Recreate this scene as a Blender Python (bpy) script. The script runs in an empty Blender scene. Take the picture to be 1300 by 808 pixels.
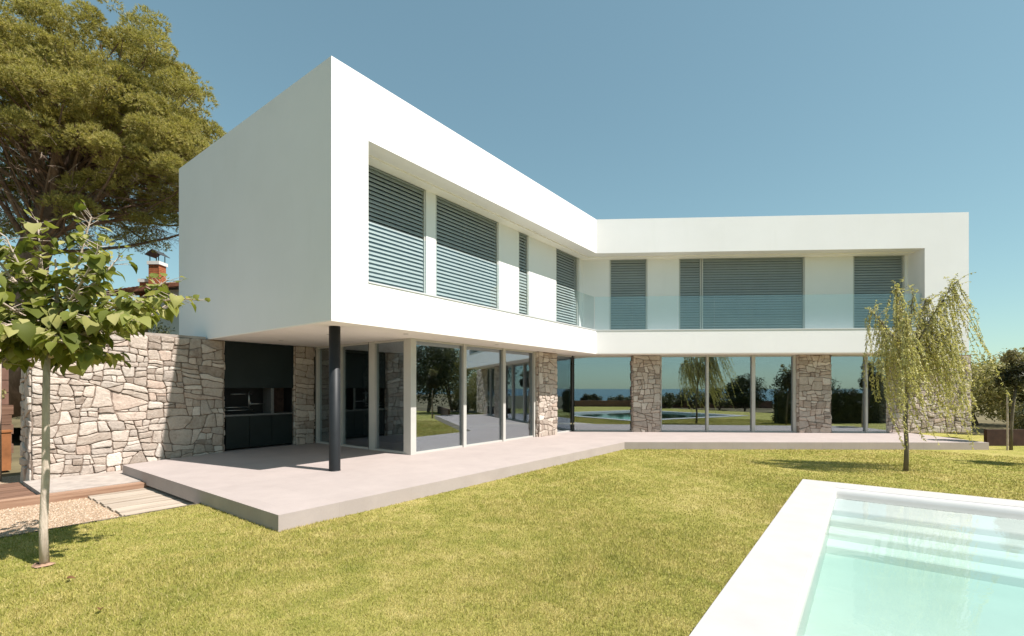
import bpy, math, random
import numpy as np
from math import radians, sin, cos, pi, sqrt
from mathutils import Vector, Matrix, noise as mnoise

random.seed(7)
SC = bpy.context.scene
COL = SC.collection

# ------------------------------------------------------------------ object helpers
def prop(o, label=None, cat=None, group=None, kind=None):
    if label: o['label'] = label
    if cat: o['category'] = cat
    if group: o['group'] = group
    if kind: o['kind'] = kind
    return o

def empty(name, loc, label, cat, group=None):
    o = bpy.data.objects.new(name, None)
    COL.objects.link(o)
    o.location = loc
    o.empty_display_size = 0.3
    return prop(o, label, cat, group)

class MB:
    """collects vertices and faces, links them as one mesh object"""
    def __init__(s): s.v = []; s.f = []; s.m = []
    def add(s, vs, fs, mi=0):
        b = len(s.v); s.v.extend([tuple(p) for p in vs])
        for f in fs:
            s.f.append(tuple(b + i for i in f)); s.m.append(mi)
    def prism(s, poly, z0, z1, mi=0):
        a = sum(poly[i][0]*poly[(i+1) % len(poly)][1] - poly[(i+1) % len(poly)][0]*poly[i][1] for i in range(len(poly)))
        if a < 0: poly = poly[::-1]
        n = len(poly)
        vs = [(p[0], p[1], z0) for p in poly] + [(p[0], p[1], z1) for p in poly]
        fs = [tuple(range(n-1, -1, -1)), tuple(range(n, 2*n))]
        fs += [(i, (i+1) % n, n+(i+1) % n, n+i) for i in range(n)]
        s.add(vs, fs, mi)
    def box(s, F, a0, a1, b0, b1, z0, z1, mi=0):
        s.prism([F(a0, b0), F(a1, b0), F(a1, b1), F(a0, b1)], z0, z1, mi)
    def quad(s, a, b, c, d, mi=0): s.add([a, b, c, d], [(0, 1, 2, 3)], mi)
    def tube(s, pts, rad, n=8, mi=0, cap=True):
        pts = [Vector(p) for p in pts]
        if not hasattr(rad, '__len__'): rad = [rad]*len(pts)
        vs = []; fs = []
        ref = Vector((0.31, 0.17, 0.93)).normalized()
        for i, p in enumerate(pts):
            t = (pts[min(i+1, len(pts)-1)] - pts[max(i-1, 0)]).normalized()
            r = ref if abs(t.dot(ref)) < 0.97 else Vector((1, 0, 0))
            x = t.cross(r).normalized(); y = t.cross(x)
            for k in range(n):
                a = 2*pi*k/n
                vs.append(p + (x*cos(a) + y*sin(a))*rad[i])
        for i in range(len(pts)-1):
            for k in range(n):
                fs.append((i*n+k, i*n+(k+1) % n, (i+1)*n+(k+1) % n, (i+1)*n+k))
        if cap:
            fs.append(tuple(range(n-1, -1, -1))); fs.append(tuple((len(pts)-1)*n+k for k in range(n)))
        s.add(vs, fs, mi)
    def build(s, name, mats, parent=None, smooth=False):
        me = bpy.data.meshes.new(name)
        me.from_pydata(s.v, [], s.f)
        if not isinstance(mats, (list, tuple)): mats = [mats]
        for m in mats: me.materials.append(m)
        if len(mats) > 1: me.polygons.foreach_set('material_index', s.m)
        if smooth: me.polygons.foreach_set('use_smooth', [True]*len(me.polygons))
        me.update()
        o = bpy.data.objects.new(name, me); COL.objects.link(o)
        if parent:
            o.parent = parent
            o.matrix_parent_inverse = Matrix.Translation(Vector(parent.location)).inverted() if parent.type == 'EMPTY' else Matrix()
        return o

def np_mesh(name, V, k, mat, parent=None):
    """V: (n,k,3) array: n faces of k own corners each"""
    n = V.shape[0]
    me = bpy.data.meshes.new(name)
    me.vertices.add(n*k); me.loops.add(n*k); me.polygons.add(n)
    me.vertices.foreach_set('co', V.reshape(-1).astype(np.float32))
    me.loops.foreach_set('vertex_index', np.arange(n*k, dtype=np.int32))
    me.polygons.foreach_set('loop_start', np.arange(0, n*k, k, dtype=np.int32))
    me.polygons.foreach_set('loop_total', np.full(n, k, dtype=np.int32))
    me.materials.append(mat)
    me.update(calc_edges=True)
    o = bpy.data.objects.new(name, me); COL.objects.link(o)
    if parent:
        o.parent = parent
        o.matrix_parent_inverse = Matrix.Translation(Vector(parent.location)).inverted() if parent.type == 'EMPTY' else Matrix()
    return o

# ------------------------------------------------------------------ materials
def mat(name):
    m = bpy.data.materials.new(name); m.use_nodes = True
    nt = m.node_tree; nt.nodes.clear()
    out = nt.nodes.new('ShaderNodeOutputMaterial')
    return m, nt, out
def nd(nt, t, ins=None, **kw):
    n = nt.nodes.new(t)
    for k, v in kw.items(): setattr(n, k, v)
    if ins:
        for k, v in ins.items():
            if isinstance(v, bpy.types.NodeSocket): nt.links.new(v, n.inputs[k])
            else: n.inputs[k].default_value = v
    return n
def c4(c): return (c[0], c[1], c[2], 1)
def ramp(nt, fac, stops, interp='LINEAR'):
    r = nd(nt, 'ShaderNodeValToRGB', {'Fac': fac}); cr = r.color_ramp; cr.interpolation = interp
    while len(cr.elements) < len(stops): cr.elements.new(0.5)
    for e, (p, c) in zip(cr.elements, stops): e.position = p; e.color = c4(c)
    return r.outputs['Color']
def mixc(nt, fac, a, b, mode='MIX'):
    n = nd(nt, 'ShaderNodeMix', data_type='RGBA', blend_type=mode)
    for i, v in ((0, fac), (6, a), (7, b)):
        if isinstance(v, bpy.types.NodeSocket): nt.links.new(v, n.inputs[i])
        else: n.inputs[i].default_value = v if i == 0 else c4(v)
    return n.outputs[2]
def noise(nt, scale, detail=4, rough=0.55, vec=None, dist=0):
    n = nd(nt, 'ShaderNodeTexNoise', {'Scale': scale, 'Detail': detail, 'Roughness': rough, 'Distortion': dist})
    if vec is not None: nt.links.new(vec, n.inputs['Vector'])
    return n.outputs['Fac']
def geo_pos(nt): return nd(nt, 'ShaderNodeNewGeometry').outputs['Position']
def mapping(nt, vec, scale=(1, 1, 1), rot=(0, 0, 0)):
    return nd(nt, 'ShaderNodeMapping', {'Vector': vec, 'Scale': scale, 'Rotation': rot}).outputs['Vector']
def princ(nt, out, color, rough=0.6, metal=0.0, spec=0.5, bump=None, bstr=0.3, bdist=0.02):
    p = nd(nt, 'ShaderNodeBsdfPrincipled', {'Roughness': rough, 'Metallic': metal, 'Specular IOR Level': spec})
    if isinstance(color, bpy.types.NodeSocket): nt.links.new(color, p.inputs['Base Color'])
    else: p.inputs['Base Color'].default_value = c4(color)
    if bump is not None:
        b = nd(nt, 'ShaderNodeBump', {'Height': bump, 'Strength': bstr, 'Distance': bdist})
        nt.links.new(b.outputs['Normal'], p.inputs['Normal'])
    nt.links.new(p.outputs[0], out.inputs['Surface'])
    return p

def simple(name, color, rough=0.6, metal=0, spec=0.5, var=0.12, vscale=3.0, bscale=0, bstr=0.2):
    m, nt, out = mat(name)
    pos = geo_pos(nt)
    f = noise(nt, vscale, 5, 0.6, pos)
    a = tuple(x*(1-var) for x in color); b = tuple(min(1, x*(1+var)) for x in color)
    col = ramp(nt, f, [(0.3, a), (0.7, b)])
    princ(nt, out, col, rough, metal, spec, noise(nt, bscale, 3, 0.6, pos) if bscale else None, bstr, 0.01)
    return m

M = {}
def render_white():
    m, nt, out = mat('white_render')
    pos = geo_pos(nt)
    f1 = noise(nt, 0.7, 4, 0.6, pos)
    f2 = noise(nt, 1.0, 5, 0.65, mapping(nt, pos, (3.0, 3.0, 0.35)))
    a = ramp(nt, f1, [(0.3, (0.765, 0.745, 0.73)), (0.7, (0.80, 0.78, 0.77))])
    col = mixc(nt, ramp(nt, f2, [(0.55, (0, 0, 0)), (0.85, (0.35, 0.35, 0.35))]), a, (0.70, 0.685, 0.66))
    princ(nt, out, col, 0.85, 0, 0.25, noise(nt, 60, 4, 0.6, pos), 0.12, 0.006)
    return m
M['render'] = render_white()
M['soffit'] = simple('soffit_plaster', (0.88, 0.84, 0.79), 0.9, 0, 0.2, 0.03, 1.2)
M['interior'] = simple('interior_plaster', (0.62, 0.58, 0.53), 0.9, 0, 0.2, 0.05, 1.0)
M['interior_dark'] = simple('interior_dark_wood', (0.035, 0.028, 0.022), 0.5, 0, 0.4, 0.3, 2.0)

def stone_mat():
    m, nt, out = mat('rubble_stone')
    g = nd(nt, 'ShaderNodeNewGeometry'); pos = g.outputs['Position']
    base = ramp(nt, g.outputs['Random Per Island'], [(0.0, (0.30, 0.235, 0.19)), (0.2, (0.46, 0.38, 0.315)), (0.4, (0.62, 0.52, 0.44)),
                (0.6, (0.42, 0.355, 0.305)), (0.8, (0.72, 0.64, 0.56)), (1.0, (0.50, 0.375, 0.30))])
    n1 = noise(nt, 6, 6, 0.65, pos, 0.8)
    n2 = noise(nt, 26, 5, 0.7, pos)
    c = mixc(nt, ramp(nt, n1, [(0.42, (0, 0, 0)), (0.72, (0.42, 0.42, 0.42))]), base, (0.68, 0.60, 0.52))
    c = mixc(nt, ramp(nt, n1, [(0.25, (0.55, 0.55, 0.55)), (0.42, (0, 0, 0))]), c, (0.20, 0.145, 0.11))
    c = mixc(nt, 0.45, c, ramp(nt, n2, [(0.3, (0.45, 0.45, 0.45)), (0.7, (1, 1, 1))]), 'MULTIPLY')
    h = nd(nt, 'ShaderNodeMath', {0: n1, 1: n2}, operation='ADD').outputs[0]
    princ(nt, out, c, 0.92, 0, 0.15, h, 0.6, 0.025)
    return m
M['stone'] = stone_mat()
M['mortar'] = simple('mortar', (0.23, 0.175, 0.14), 0.95, 0, 0.1, 0.3, 9, 60, 0.5)

def terrace_mat():
    m, nt, out = mat('terrace_tile')
    pos = geo_pos(nt)
    v = mapping(nt, pos, (1, 1, 1), (0, 0, -math.atan2(0.7986, 0.6019)))
    br = nd(nt, 'ShaderNodeTexBrick', {'Vector': v, 'Color1': (1, 1, 1, 1), 'Color2': (0.965, 0.965, 0.965, 1), 'Mortar': (0.80, 0.79, 0.78, 1),
            'Scale': 1.0, 'Mortar Size': 0.0016, 'Mortar Smooth': 0.1, 'Brick Width': 1.2, 'Row Height': 0.6}, offset=0.5)
    f = noise(nt, 2.2, 6, 0.65, pos)
    f2 = noise(nt, 40, 4, 0.6, pos)
    c = ramp(nt, f, [(0.25, (0.365, 0.31, 0.285)), (0.75, (0.425, 0.362, 0.335))])
    c = mixc(nt, 1.0, c, br.outputs['Color'], 'MULTIPLY')
    c = mixc(nt, 0.25, c, ramp(nt, f2, [(0.3, (0.8, 0.8, 0.8)), (0.7, (1, 1, 1))]), 'MULTIPLY')
    princ(nt, out, c, 0.72, 0, 0.3, f2, 0.08, 0.005)
    return m
M['terrace'] = terrace_mat()
M['coping'] = simple('pool_coping_stone', (0.42, 0.402, 0.387), 0.8, 0, 0.3, 0.05, 2.5, 50, 0.08)
M['step'] = simple('pool_step_plaster', (0.54, 0.56, 0.54), 0.7, 0, 0.3, 0.04, 2.0)
M['waterline'] = simple('pool_nosing_bounce_light', (0.56, 0.55, 0.53), 0.7, 0, 0.3, 0.03, 2.0)  # paler than the basin; light bounced off the water is in the colour
M['basin'] = simple('pool_plaster', (0.44, 0.465, 0.445), 0.7, 0, 0.3, 0.04, 2.0)
M['alu'] = simple('aluminium_frame', (0.52, 0.505, 0.465), 0.45, 0.1, 0.5, 0.05, 2)
M['alu_dark'] = simple('dark_seal', (0.05, 0.05, 0.048), 0.5, 0.1, 0.5, 0.1, 2)
M['blind'] = simple('blind_slat', (0.30, 0.33, 0.325), 0.5, 0.0, 0.5, 0.06, 1.5)
M['cap'] = simple('ledge_flashing', (0.62, 0.62, 0.62), 0.45, 0.2, 0.5, 0.03, 2)
M['col_black'] = simple('black_steel', (0.016, 0.018, 0.02), 0.5, 0.0, 0.3, 0.2, 3)
M['bbq_panel'] = simple('blackened_steel', (0.008, 0.013, 0.012), 0.42, 0.0, 0.22, 0.35, 1.2)
M['bbq_dark'] = simple('soot_black', (0.012, 0.012, 0.012), 0.7, 0, 0.3, 0.3, 3)
M['bbq_counter'] = simple('dark_granite', (0.10, 0.10, 0.098), 0.35, 0, 0.5, 0.3, 30)
M['bbq_brick'] = simple('sooty_firebrick', (0.055, 0.035, 0.028), 0.85, 0, 0.2, 0.4, 9)
M['steel'] = simple('steel_rod', (0.35, 0.35, 0.34), 0.3, 0.9, 0.5, 0.1, 5)
M['lamp_trim'] = simple('lamp_trim', (0.55, 0.53, 0.5), 0.5, 0.3, 0.5, 0.05, 5)
M['brick'] = simple('red_brick', (0.36, 0.125, 0.055), 0.9, 0, 0.2, 0.2, 9)
M['tile_red'] = simple('clay_roof_tile', (0.22, 0.09, 0.055), 0.85, 0, 0.2, 0.3, 6)
M['white_wall'] = simple('neighbour_plaster', (0.66, 0.66, 0.63), 0.9, 0, 0.2, 0.05, 1)
M['brown_wall'] = simple('brown_wall_porch_shade', (0.20, 0.11, 0.08), 0.85, 0, 0.2, 0.2, 3)
M['corten'] = simple('corten_steel', (0.30, 0.12, 0.045), 0.8, 0.1, 0.3, 0.3, 4)
M['rust_dark'] = simple('dark_rusted_steel', (0.05, 0.025, 0.017), 0.8, 0.1, 0.3, 0.3, 4)
M['pot_clay'] = M['corten']
M['post_paint'] = simple('pale_post', (0.55, 0.5, 0.46), 0.8, 0, 0.3, 0.1, 5)
M['granite_ledge'] = simple('pale_ledge_stone', (0.37, 0.32, 0.28), 0.85, 0, 0.2, 0.2, 5, 40, 0.2)

def wood(name, a, b, rot):
    m, nt, out = mat(name)
    g = nd(nt, 'ShaderNodeNewGeometry')
    v = mapping(nt, g.outputs['Position'], (1, 1, 1), (0, 0, rot))
    v2 = mapping(nt, v, (1.2, 22, 22))
    f = noise(nt, 1.0, 5, 0.6, v2, 0.6)
    c = ramp(nt, f, [(0.3, a), (0.7, b)])
    c = mixc(nt, 0.5, c, ramp(nt, g.outputs['Random Per Island'], [(0, (0.6, 0.6, 0.6)), (1, (1, 1, 1))]), 'MULTIPLY')
    princ(nt, out, c, 0.85, 0, 0.2, f, 0.4, 0.01)
    return m
LROT = -math.atan2(0.7986, 0.6019)
M['deck'] = wood('weathered_deck', (0.33, 0.255, 0.19), (0.56, 0.48, 0.39), LROT)
M['sleeper'] = wood('timber_sleeper', (0.24, 0.135, 0.085), (0.44, 0.28, 0.19), LROT)
M['brown_timber'] = wood('brown_timber', (0.13, 0.07, 0.045), (0.26, 0.15, 0.10), LROT)

def gravel_mat():
    m, nt, out = mat('gravel')
    pos = geo_pos(nt)
    v = nd(nt, 'ShaderNodeTexVoronoi', {'Vector': pos, 'Scale': 55})
    n1 = noise(nt, 1.5, 4, 0.6, pos)
    c = ramp(nt, v.outputs['Color'], [(0.1, (0.26, 0.18, 0.115)), (0.5, (0.42, 0.305, 0.205)), (0.9, (0.54, 0.43, 0.32))])
    c = mixc(nt, 0.4, c, ramp(nt, n1, [(0.3, (0.75, 0.70, 0.66)), (0.7, (1, 1, 1))]), 'MULTIPLY')
    princ(nt, out, c, 0.95, 0, 0.15, v.outputs['Distance'], 0.8, -0.02)
    return m
M['gravel'] = gravel_mat()
def pebble_mat():
    m, nt, out = mat('pebble')
    g = nd(nt, 'ShaderNodeNewGeometry')
    c = ramp(nt, g.outputs['Random Per Island'], [(0, (0.30, 0.205, 0.13)), (0.5, (0.46, 0.335, 0.23)), (1, (0.57, 0.47, 0.37))])
    princ(nt, out, c, 0.9, 0, 0.2)
    return m
M['pebble'] = pebble_mat()

def grass_colour(nt, pos):
    big = noise(nt, 0.45, 3, 0.55, pos, 0.6)
    mid = noise(nt, 3.2, 6, 0.68, pos, 0.5)
    b3 = nd(nt, 'ShaderNodeMath', {0: big, 1: 0.36}, operation='MULTIPLY').outputs[0]
    f = nd(nt, 'ShaderNodeMath', {0: mid, 1: 0.64, 2: b3}, operation='MULTIPLY_ADD').outputs[0]
    return ramp(nt, f, [(0.36, GR[0]), (0.47, GR[1]), (0.55, GR[2]), (0.66, GR[3])])
GR = [(0.29, 0.295, 0.065), (0.39, 0.36, 0.095), (0.48, 0.415, 0.135), (0.58, 0.485, 0.20)]
def grass_blade():
    m, nt, out = mat('grass_blade')
    g = nd(nt, 'ShaderNodeNewGeometry')
    c = grass_colour(nt, g.outputs['Position'])
    r = g.outputs['Random Per Island']
    c = mixc(nt, ramp(nt, r, [(0.55, (0, 0, 0)), (1.0, (0.75, 0.75, 0.75))]), c, (0.62, 0.51, 0.25))
    c = mixc(nt, ramp(nt, r, [(0.0, (0.7, 0.7, 0.7)), (0.4, (0, 0, 0))]), c, (0.22, 0.235, 0.05))
    d = nd(nt, 'ShaderNodeBsdfDiffuse', {'Color': c})
    t = nd(nt, 'ShaderNodeBsdfTranslucent', {'Color': c})
    mx = nd(nt, 'ShaderNodeMixShader', {0: 0.35}); nt.links.new(d.outputs[0], mx.inputs[1]); nt.links.new(t.outputs[0], mx.inputs[2])
    nt.links.new(mx.outputs[0], out.inputs['Surface'])
    return m
def lawn_mat():
    m, nt, out = mat('lawn_turf')
    pos = geo_pos(nt)
    c = grass_colour(nt, pos)
    f = noise(nt, 45, 4, 0.7, pos)
    c = mixc(nt, 0.85, c, ramp(nt, f, [(0.3, (0.5, 0.52, 0.45)), (0.7, (1, 1, 1))]), 'MULTIPLY')
    princ(nt, out, c, 0.95, 0, 0.1, f, 0.8, 0.04)
    return m
M['blade'] = grass_blade(); M['lawn'] = lawn_mat()
M['earth'] = simple('dry_earth', (0.15, 0.125, 0.07), 0.95, 0, 0.1, 0.4, 0.4)

def leaf_mat(name, stops, trans=0.35, rough=0.5, spec=0.3, pat=1.5, tcol=None):
    m, nt, out = mat(name)
    g = nd(nt, 'ShaderNodeNewGeometry')
    c = ramp(nt, g.outputs['Random Per Island'], stops)
    f = noise(nt, pat, 3, 0.5, g.outputs['Position'])
    c = mixc(nt, 0.5, c, ramp(nt, f, [(0.3, (0.62, 0.66, 0.6)), (0.7, (1, 1, 1))]), 'MULTIPLY')
    p = nd(nt, 'ShaderNodeBsdfPrincipled', {'Base Color': c, 'Roughness': rough, 'Specular IOR Level': spec})
    tc = mixc(nt, 1.0, c, tcol or (1.1, 1.15, 0.6), 'MULTIPLY')
    t = nd(nt, 'ShaderNodeBsdfTranslucent', {'Color': tc})
    mx = nd(nt, 'ShaderNodeMixShader', {0: trans}); nt.links.new(p.outputs[0], mx.inputs[1]); nt.links.new(t.outputs[0], mx.inputs[2])
    nt.links.new(mx.outputs[0], out.inputs['Surface'])
    return m
M['needle'] = leaf_mat('pine_needles', [(0, (0.23, 0.215, 0.05)), (0.5, (0.41, 0.365, 0.12)), (0.85, (0.57, 0.49, 0.20)), (1, (0.62, 0.48, 0.20))], 0.4, 0.6, 0.2, 0.9)
M['bigleaf'] = leaf_mat('broad_leaf', [(0, (0.11, 0.13, 0.025)), (0.5, (0.23, 0.25, 0.055)), (0.85, (0.36, 0.35, 0.12)), (1, (0.46, 0.42, 0.18))], 0.4, 0.62, 0.2, 3.0)
M['willowleaf'] = leaf_mat('weeping_leaf', [(0, (0.40, 0.37, 0.14)), (0.5, (0.58, 0.52, 0.23)), (1, (0.74, 0.65, 0.36))], 0.35, 0.55, 0.25, 2.0)
M['bush'] = leaf_mat('bush_leaf', [(0, (0.15, 0.15, 0.05)), (0.5, (0.31, 0.28, 0.115)), (1, (0.48, 0.41, 0.20))], 0.3, 0.6, 0.25, 0.9)
M['olive'] = leaf_mat('olive_leaf', [(0, (0.07, 0.075, 0.04)), (0.5, (0.12, 0.12, 0.065)), (1, (0.2, 0.19, 0.11))], 0.25, 0.6, 0.25, 0.9)
M['hedge'] = leaf_mat('hedge_leaf', [(0, (0.030, 0.040, 0.016)), (0.6, (0.06, 0.07, 0.028)), (1, (0.10, 0.105, 0.045))], 0.2, 0.6, 0.2, 0.9)
M['ballleaf'] = leaf_mat('dark_ball_leaf', [(0, (0.03, 0.034, 0.012)), (0.6, (0.06, 0.062, 0.022)), (1, (0.12, 0.10, 0.05))], 0.25, 0.55, 0.3, 2)
M['paleleaf'] = leaf_mat('pale_shoot_leaf', [(0, (0.2, 0.17, 0.08)), (1, (0.36, 0.31, 0.18))], 0.3, 0.55, 0.3, 2)
M['dry_leaf'] = simple('dry_leaf', (0.14, 0.07, 0.03), 0.8, 0, 0.2, 0.3, 30)

def bark(name, a, b, sc=7):
    m, nt, out = mat(name)
    pos = geo_pos(nt)
    f = noise(nt, sc, 6, 0.7, mapping(nt, pos, (1, 1, 0.25)), 0.5)
    princ(nt, out, ramp(nt, f, [(0.3, a), (0.7, b)]), 0.95, 0, 0.15, f, 0.8, 0.03)
    return m
M['bark_pine'] = bark('pine_bark', (0.08, 0.052, 0.038), (0.30, 0.20, 0.145), 4)
M['bark_young'] = bark('young_bark', (0.36, 0.285, 0.225), (0.62, 0.52, 0.43), 14)
M['bark_grey'] = bark('grey_bark', (0.085, 0.07, 0.05), (0.22, 0.185, 0.14), 10)
M['deadtwig'] = bark('dead_twig', (0.14, 0.10, 0.075), (0.32, 0.25, 0.19), 6)

def glass(name, tint, base, ior=1.5, grey=(1, 1, 1)):
    m, nt, out = mat(name)
    t = nd(nt, 'ShaderNodeBsdfTransparent', {'Color': c4(tint)})
    g = nd(nt, 'ShaderNodeBsdfGlossy', {'Color': c4(grey), 'Roughness': 0.0})
    lw = nd(nt, 'ShaderNodeLayerWeight', {'Blend': 0.5})
    fr = nd(nt, 'ShaderNodeMath', {0: lw.outputs['Facing'], 1: 5.0}, operation='POWER')
    k = nd(nt, 'ShaderNodeMapRange', {'Value': fr.outputs[0], 'From Min': 0.0, 'From Max': 1.0, 'To Min': base, 'To Max': 1.0})
    mx = nd(nt, 'ShaderNodeMixShader', {0: k.outputs[0]})
    nt.links.new(t.outputs[0], mx.inputs[1]); nt.links.new(g.outputs[0], mx.inputs[2])
    nt.links.new(mx.outputs[0], out.inputs['Surface'])
    return m
M['glass'] = glass('solar_glass', (0.62, 0.66, 0.64), 0.36, 1.5, (0.76, 0.86, 0.97))
M['rail_glass'] = glass('balustrade_glass', (0.93, 0.968, 0.96), 0.065, 1.5, (0.85, .95, 0.98))
M['dark_pane'] = glass('shaded_window_glass', (0.35, 0.40, 0.40), 0.06, 1.5)
M['water_top'], _nt, _o = mat('pool_water_surface')
def water_mat():
    m, nt, out = M['water_top'], _nt, _o
    pos = geo_pos(nt)
    b = nd(nt, 'ShaderNodeBump', {'Height': noise(nt, 2.6, 3, 0.5, pos, 0.5), 'Strength': 0.05, 'Distance': 0.05})
    t = nd(nt, 'ShaderNodeBsdfTransparent', {'Color': (1, 1, 1, 1)})
    g = nd(nt, 'ShaderNodeBsdfGlossy', {'Color': (1, 1, 1, 1), 'Roughness': 0.02, 'Normal': b.outputs[0]})
    fr = nd(nt, 'ShaderNodeFresnel', {'IOR': 1.33, 'Normal': b.outputs[0]})
    mx = nd(nt, 'ShaderNodeMixShader', {0: fr.outputs[0]})
    nt.links.new(t.outputs[0], mx.inputs[1]); nt.links.new(g.outputs[0], mx.inputs[2])
    nt.links.new(mx.outputs[0], out.inputs['Surface'])
    va = nd(nt, 'ShaderNodeVolumeAbsorption', {'Color': (0.44, 0.90, 0.78, 1), 'Density': 0.5})
    nt.links.new(va.outputs[0], out.inputs['Volume'])
water_mat()
def sea_mat():
    m, nt, out = mat('sea_water')
    pos = geo_pos(nt)
    princ(nt, out, (0.012, 0.05, 0.085), 0.22, 0, 0.5, noise(nt, 0.05, 6, 0.7, mapping(nt, pos, (0.3, 1, 1))), 0.5, 3.0)
    return m
M['sea'] = sea_mat()

# ------------------------------------------------------------------ plan frames (metres, camera foot at the origin)
D1 = (0.60191, 0.79856); D2 = (-0.79856, 0.60191)
def L(u, v): return (u*D1[0] + v*D2[0], u*D1[1] + v*D2[1])
UK, V0 = 14.066, 7.14                       # inner corner of the two facades
K = L(UK, V0)
TH = radians(3.2)
DR = (cos(TH), -sin(TH)); BR = (sin(TH), cos(TH))
def R(s, t): return (K[0] + s*DR[0] + t*BR[0], K[1] + s*DR[1] + t*BR[1])
def W(x, y): return (x, y)
def dot(a, b): return a[0]*b[0] + a[1]*b[1]
def mitre(tl, tr):
    """corner of the left plane v = V0+tl and the right plane t = tr"""
    s = (tl - tr*dot(BR, D2))/dot(DR, D2)
    return R(s, tr)
ZT = 0.20; ZS = 2.82; ZL = 3.58; ZH = 6.12; ZR = 7.23
U0 = 4.48; UB = 13.9; SE = 11.615; TB = 7.0; REC = 0.70

# ------------------------------------------------------------------ rubble masonry
def clip_poly(poly, nx, ny, c):
    out = []
    for i in range(len(poly)):
        p = poly[i]; q = poly[(i+1) % len(poly)]
        dp = p[0]*nx + p[1]*ny - c; dq = q[0]*nx + q[1]*ny - c
        if dp <= 0: out.append(p)
        if (dp < 0 < dq) or (dq < 0 < dp):
            k = dp/(dp-dq); out.append((p[0]+(q[0]-p[0])*k, p[1]+(q[1]-p[1])*k))
    return out
def stones(mb, P, w, h, sx=0.27, sy=0.19, seed=1, gap=0.009, mi=0, depth=0.035):
    """irregular laid stones on a w x h rectangle; P(a,b,d) gives the world point, d outward"""
    rg = random.Random(seed)
    cells = []
    def area_of(p): return abs(sum(p[a][0]*p[(a+1) % len(p)][1]-p[(a+1) % len(p)][0]*p[a][1] for a in range(len(p))))/2
    base_a = sx*sy
    def split(p, depth_):
        ar = area_of(p)
        lim = base_a*math.exp(rg.uniform(-1.25, .75))
        if depth_ > 0 and (ar < lim*1.25 or ar < .010) or len(p) < 3: cells.append(p); return
        xs = [q[0] for q in p]; ys = [q[1] for q in p]
        bw, bh = max(xs)-min(xs), max(ys)-min(ys)
        f = rg.uniform(.33, .67)
        if bw > bh*rg.uniform(1.05, 1.75):
            an = rg.gauss(0, .20)                              # upright joint
            nx_, ny_ = cos(an), sin(an)
        else:
            an = rg.gauss(0, .13)                              # bed joint
            nx_, ny_ = sin(an), cos(an)
        c = nx_*(min(xs)+bw*f) + ny_*(min(ys)+bh*f)
        split(clip_poly(p, nx_, ny_, c), depth_+1); split(clip_poly(p, -nx_, -ny_, -c), depth_+1)
    split([(0.002, 0.002), (w-0.002, 0.002), (w-0.002, h-0.002), (0.002, h-0.002)], 0)
    for i, cell in enumerate(cells):
        poly = cell
        sg = 1 if sum(cell[a][0]*cell[(a+1) % len(cell)][1]-cell[(a+1) % len(cell)][0]*cell[a][1] for a in range(len(cell))) > 0 else -1
        for a in range(len(cell)):
            p, q = cell[a], cell[(a+1) % len(cell)]
            ex, ey = q[0]-p[0], q[1]-p[1]; ln = sqrt(ex*ex+ey*ey)
            if ln < 1e-6: continue
            nxv, nyv = sg*ey/ln, -sg*ex/ln
            poly = clip_poly(poly, nxv, nyv, p[0]*nxv+p[1]*nyv - gap*rg.uniform(.3, .9))
            if len(poly) < 3: break
        if len(poly) < 3 or area_of(poly) < 0.0012: continue
        cut = []
        for a in range(len(poly)):
            p = poly[a]; q = poly[(a+1) % len(poly)]; e = rg.uniform(.05, .17)
            cut.append((p[0]+(q[0]-p[0])*e, p[1]+(q[1]-p[1])*e)); cut.append((q[0]+(p[0]-q[0])*e, q[1]+(p[1]-q[1])*e))
        fine = []
        for a in range(len(cut)):
            p = cut[a]; q = cut[(a+1) % len(cut)]; m_ = max(1, int(sqrt((q[0]-p[0])**2+(q[1]-p[1])**2)/.055))
            for k_ in range(m_):
                x_ = p[0]+(q[0]-p[0])*k_/m_; y_ = p[1]+(q[1]-p[1])*k_/m_
                nv = mnoise.noise_vector(Vector((x_*5.5+seed*3.7, y_*5.5, seed)))
                nv2 = mnoise.noise_vector(Vector((x_*1.7+seed*1.3, y_*1.7, seed+5)))
                nw = mnoise.noise_vector(Vector((x_*17+i, y_*17, seed)))
                fine.append((min(w-.003, max(.003, x_+nv.x*.030+nv2.x*.055+nw.x*.007)), min(h-.003, max(.003, y_+nv.y*.030+nv2.y*.055+nw.y*.007))))
        cut = fine
        n = len(cut); cx = sum(p[0] for p in cut)/n; cy = sum(p[1] for p in cut)/n
        dd = depth*rg.uniform(.35, 1.25); tx, ty = rg.uniform(-.07, .07), rg.uniform(-.07, .07)
        vs = []
        for sc_, de in ((1.0, -0.02), (0.985, dd*0.55), (0.90, dd*0.96), (0.55, dd*1.12)):
            for (px, py) in cut:
                jx = rg.uniform(-.004, .004); x_ = cx+(px-cx)*sc_; y_ = cy+(py-cy)*sc_
                dz = de if de < 0 else de + (x_-cx)*tx + (y_-cy)*ty + rg.uniform(-.003, .003)
                vs.append(P(x_+(jx if sc_ < .99 else 0), y_, dz))
        fs = []
        for r_ in range(3):
            for a in range(n): fs.append((r_*n+a, r_*n+(a+1) % n, (r_+1)*n+(a+1) % n, (r_+1)*n+a))
        fs.append(tuple(3*n+a for a in range(n)))
        mb.add(vs, fs, mi)
def face_map(p0, p1, z0):
    """outward = right-hand side of travel p0 -> p1"""
    dx, dy = p1[0]-p0[0], p1[1]-p0[1]; l = sqrt(dx*dx+dy*dy); dx /= l; dy /= l
    return (lambda a, b, d: (p0[0]+dx*a + dy*d, p0[1]+dy*a - dx*d, z0+b)), l
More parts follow.
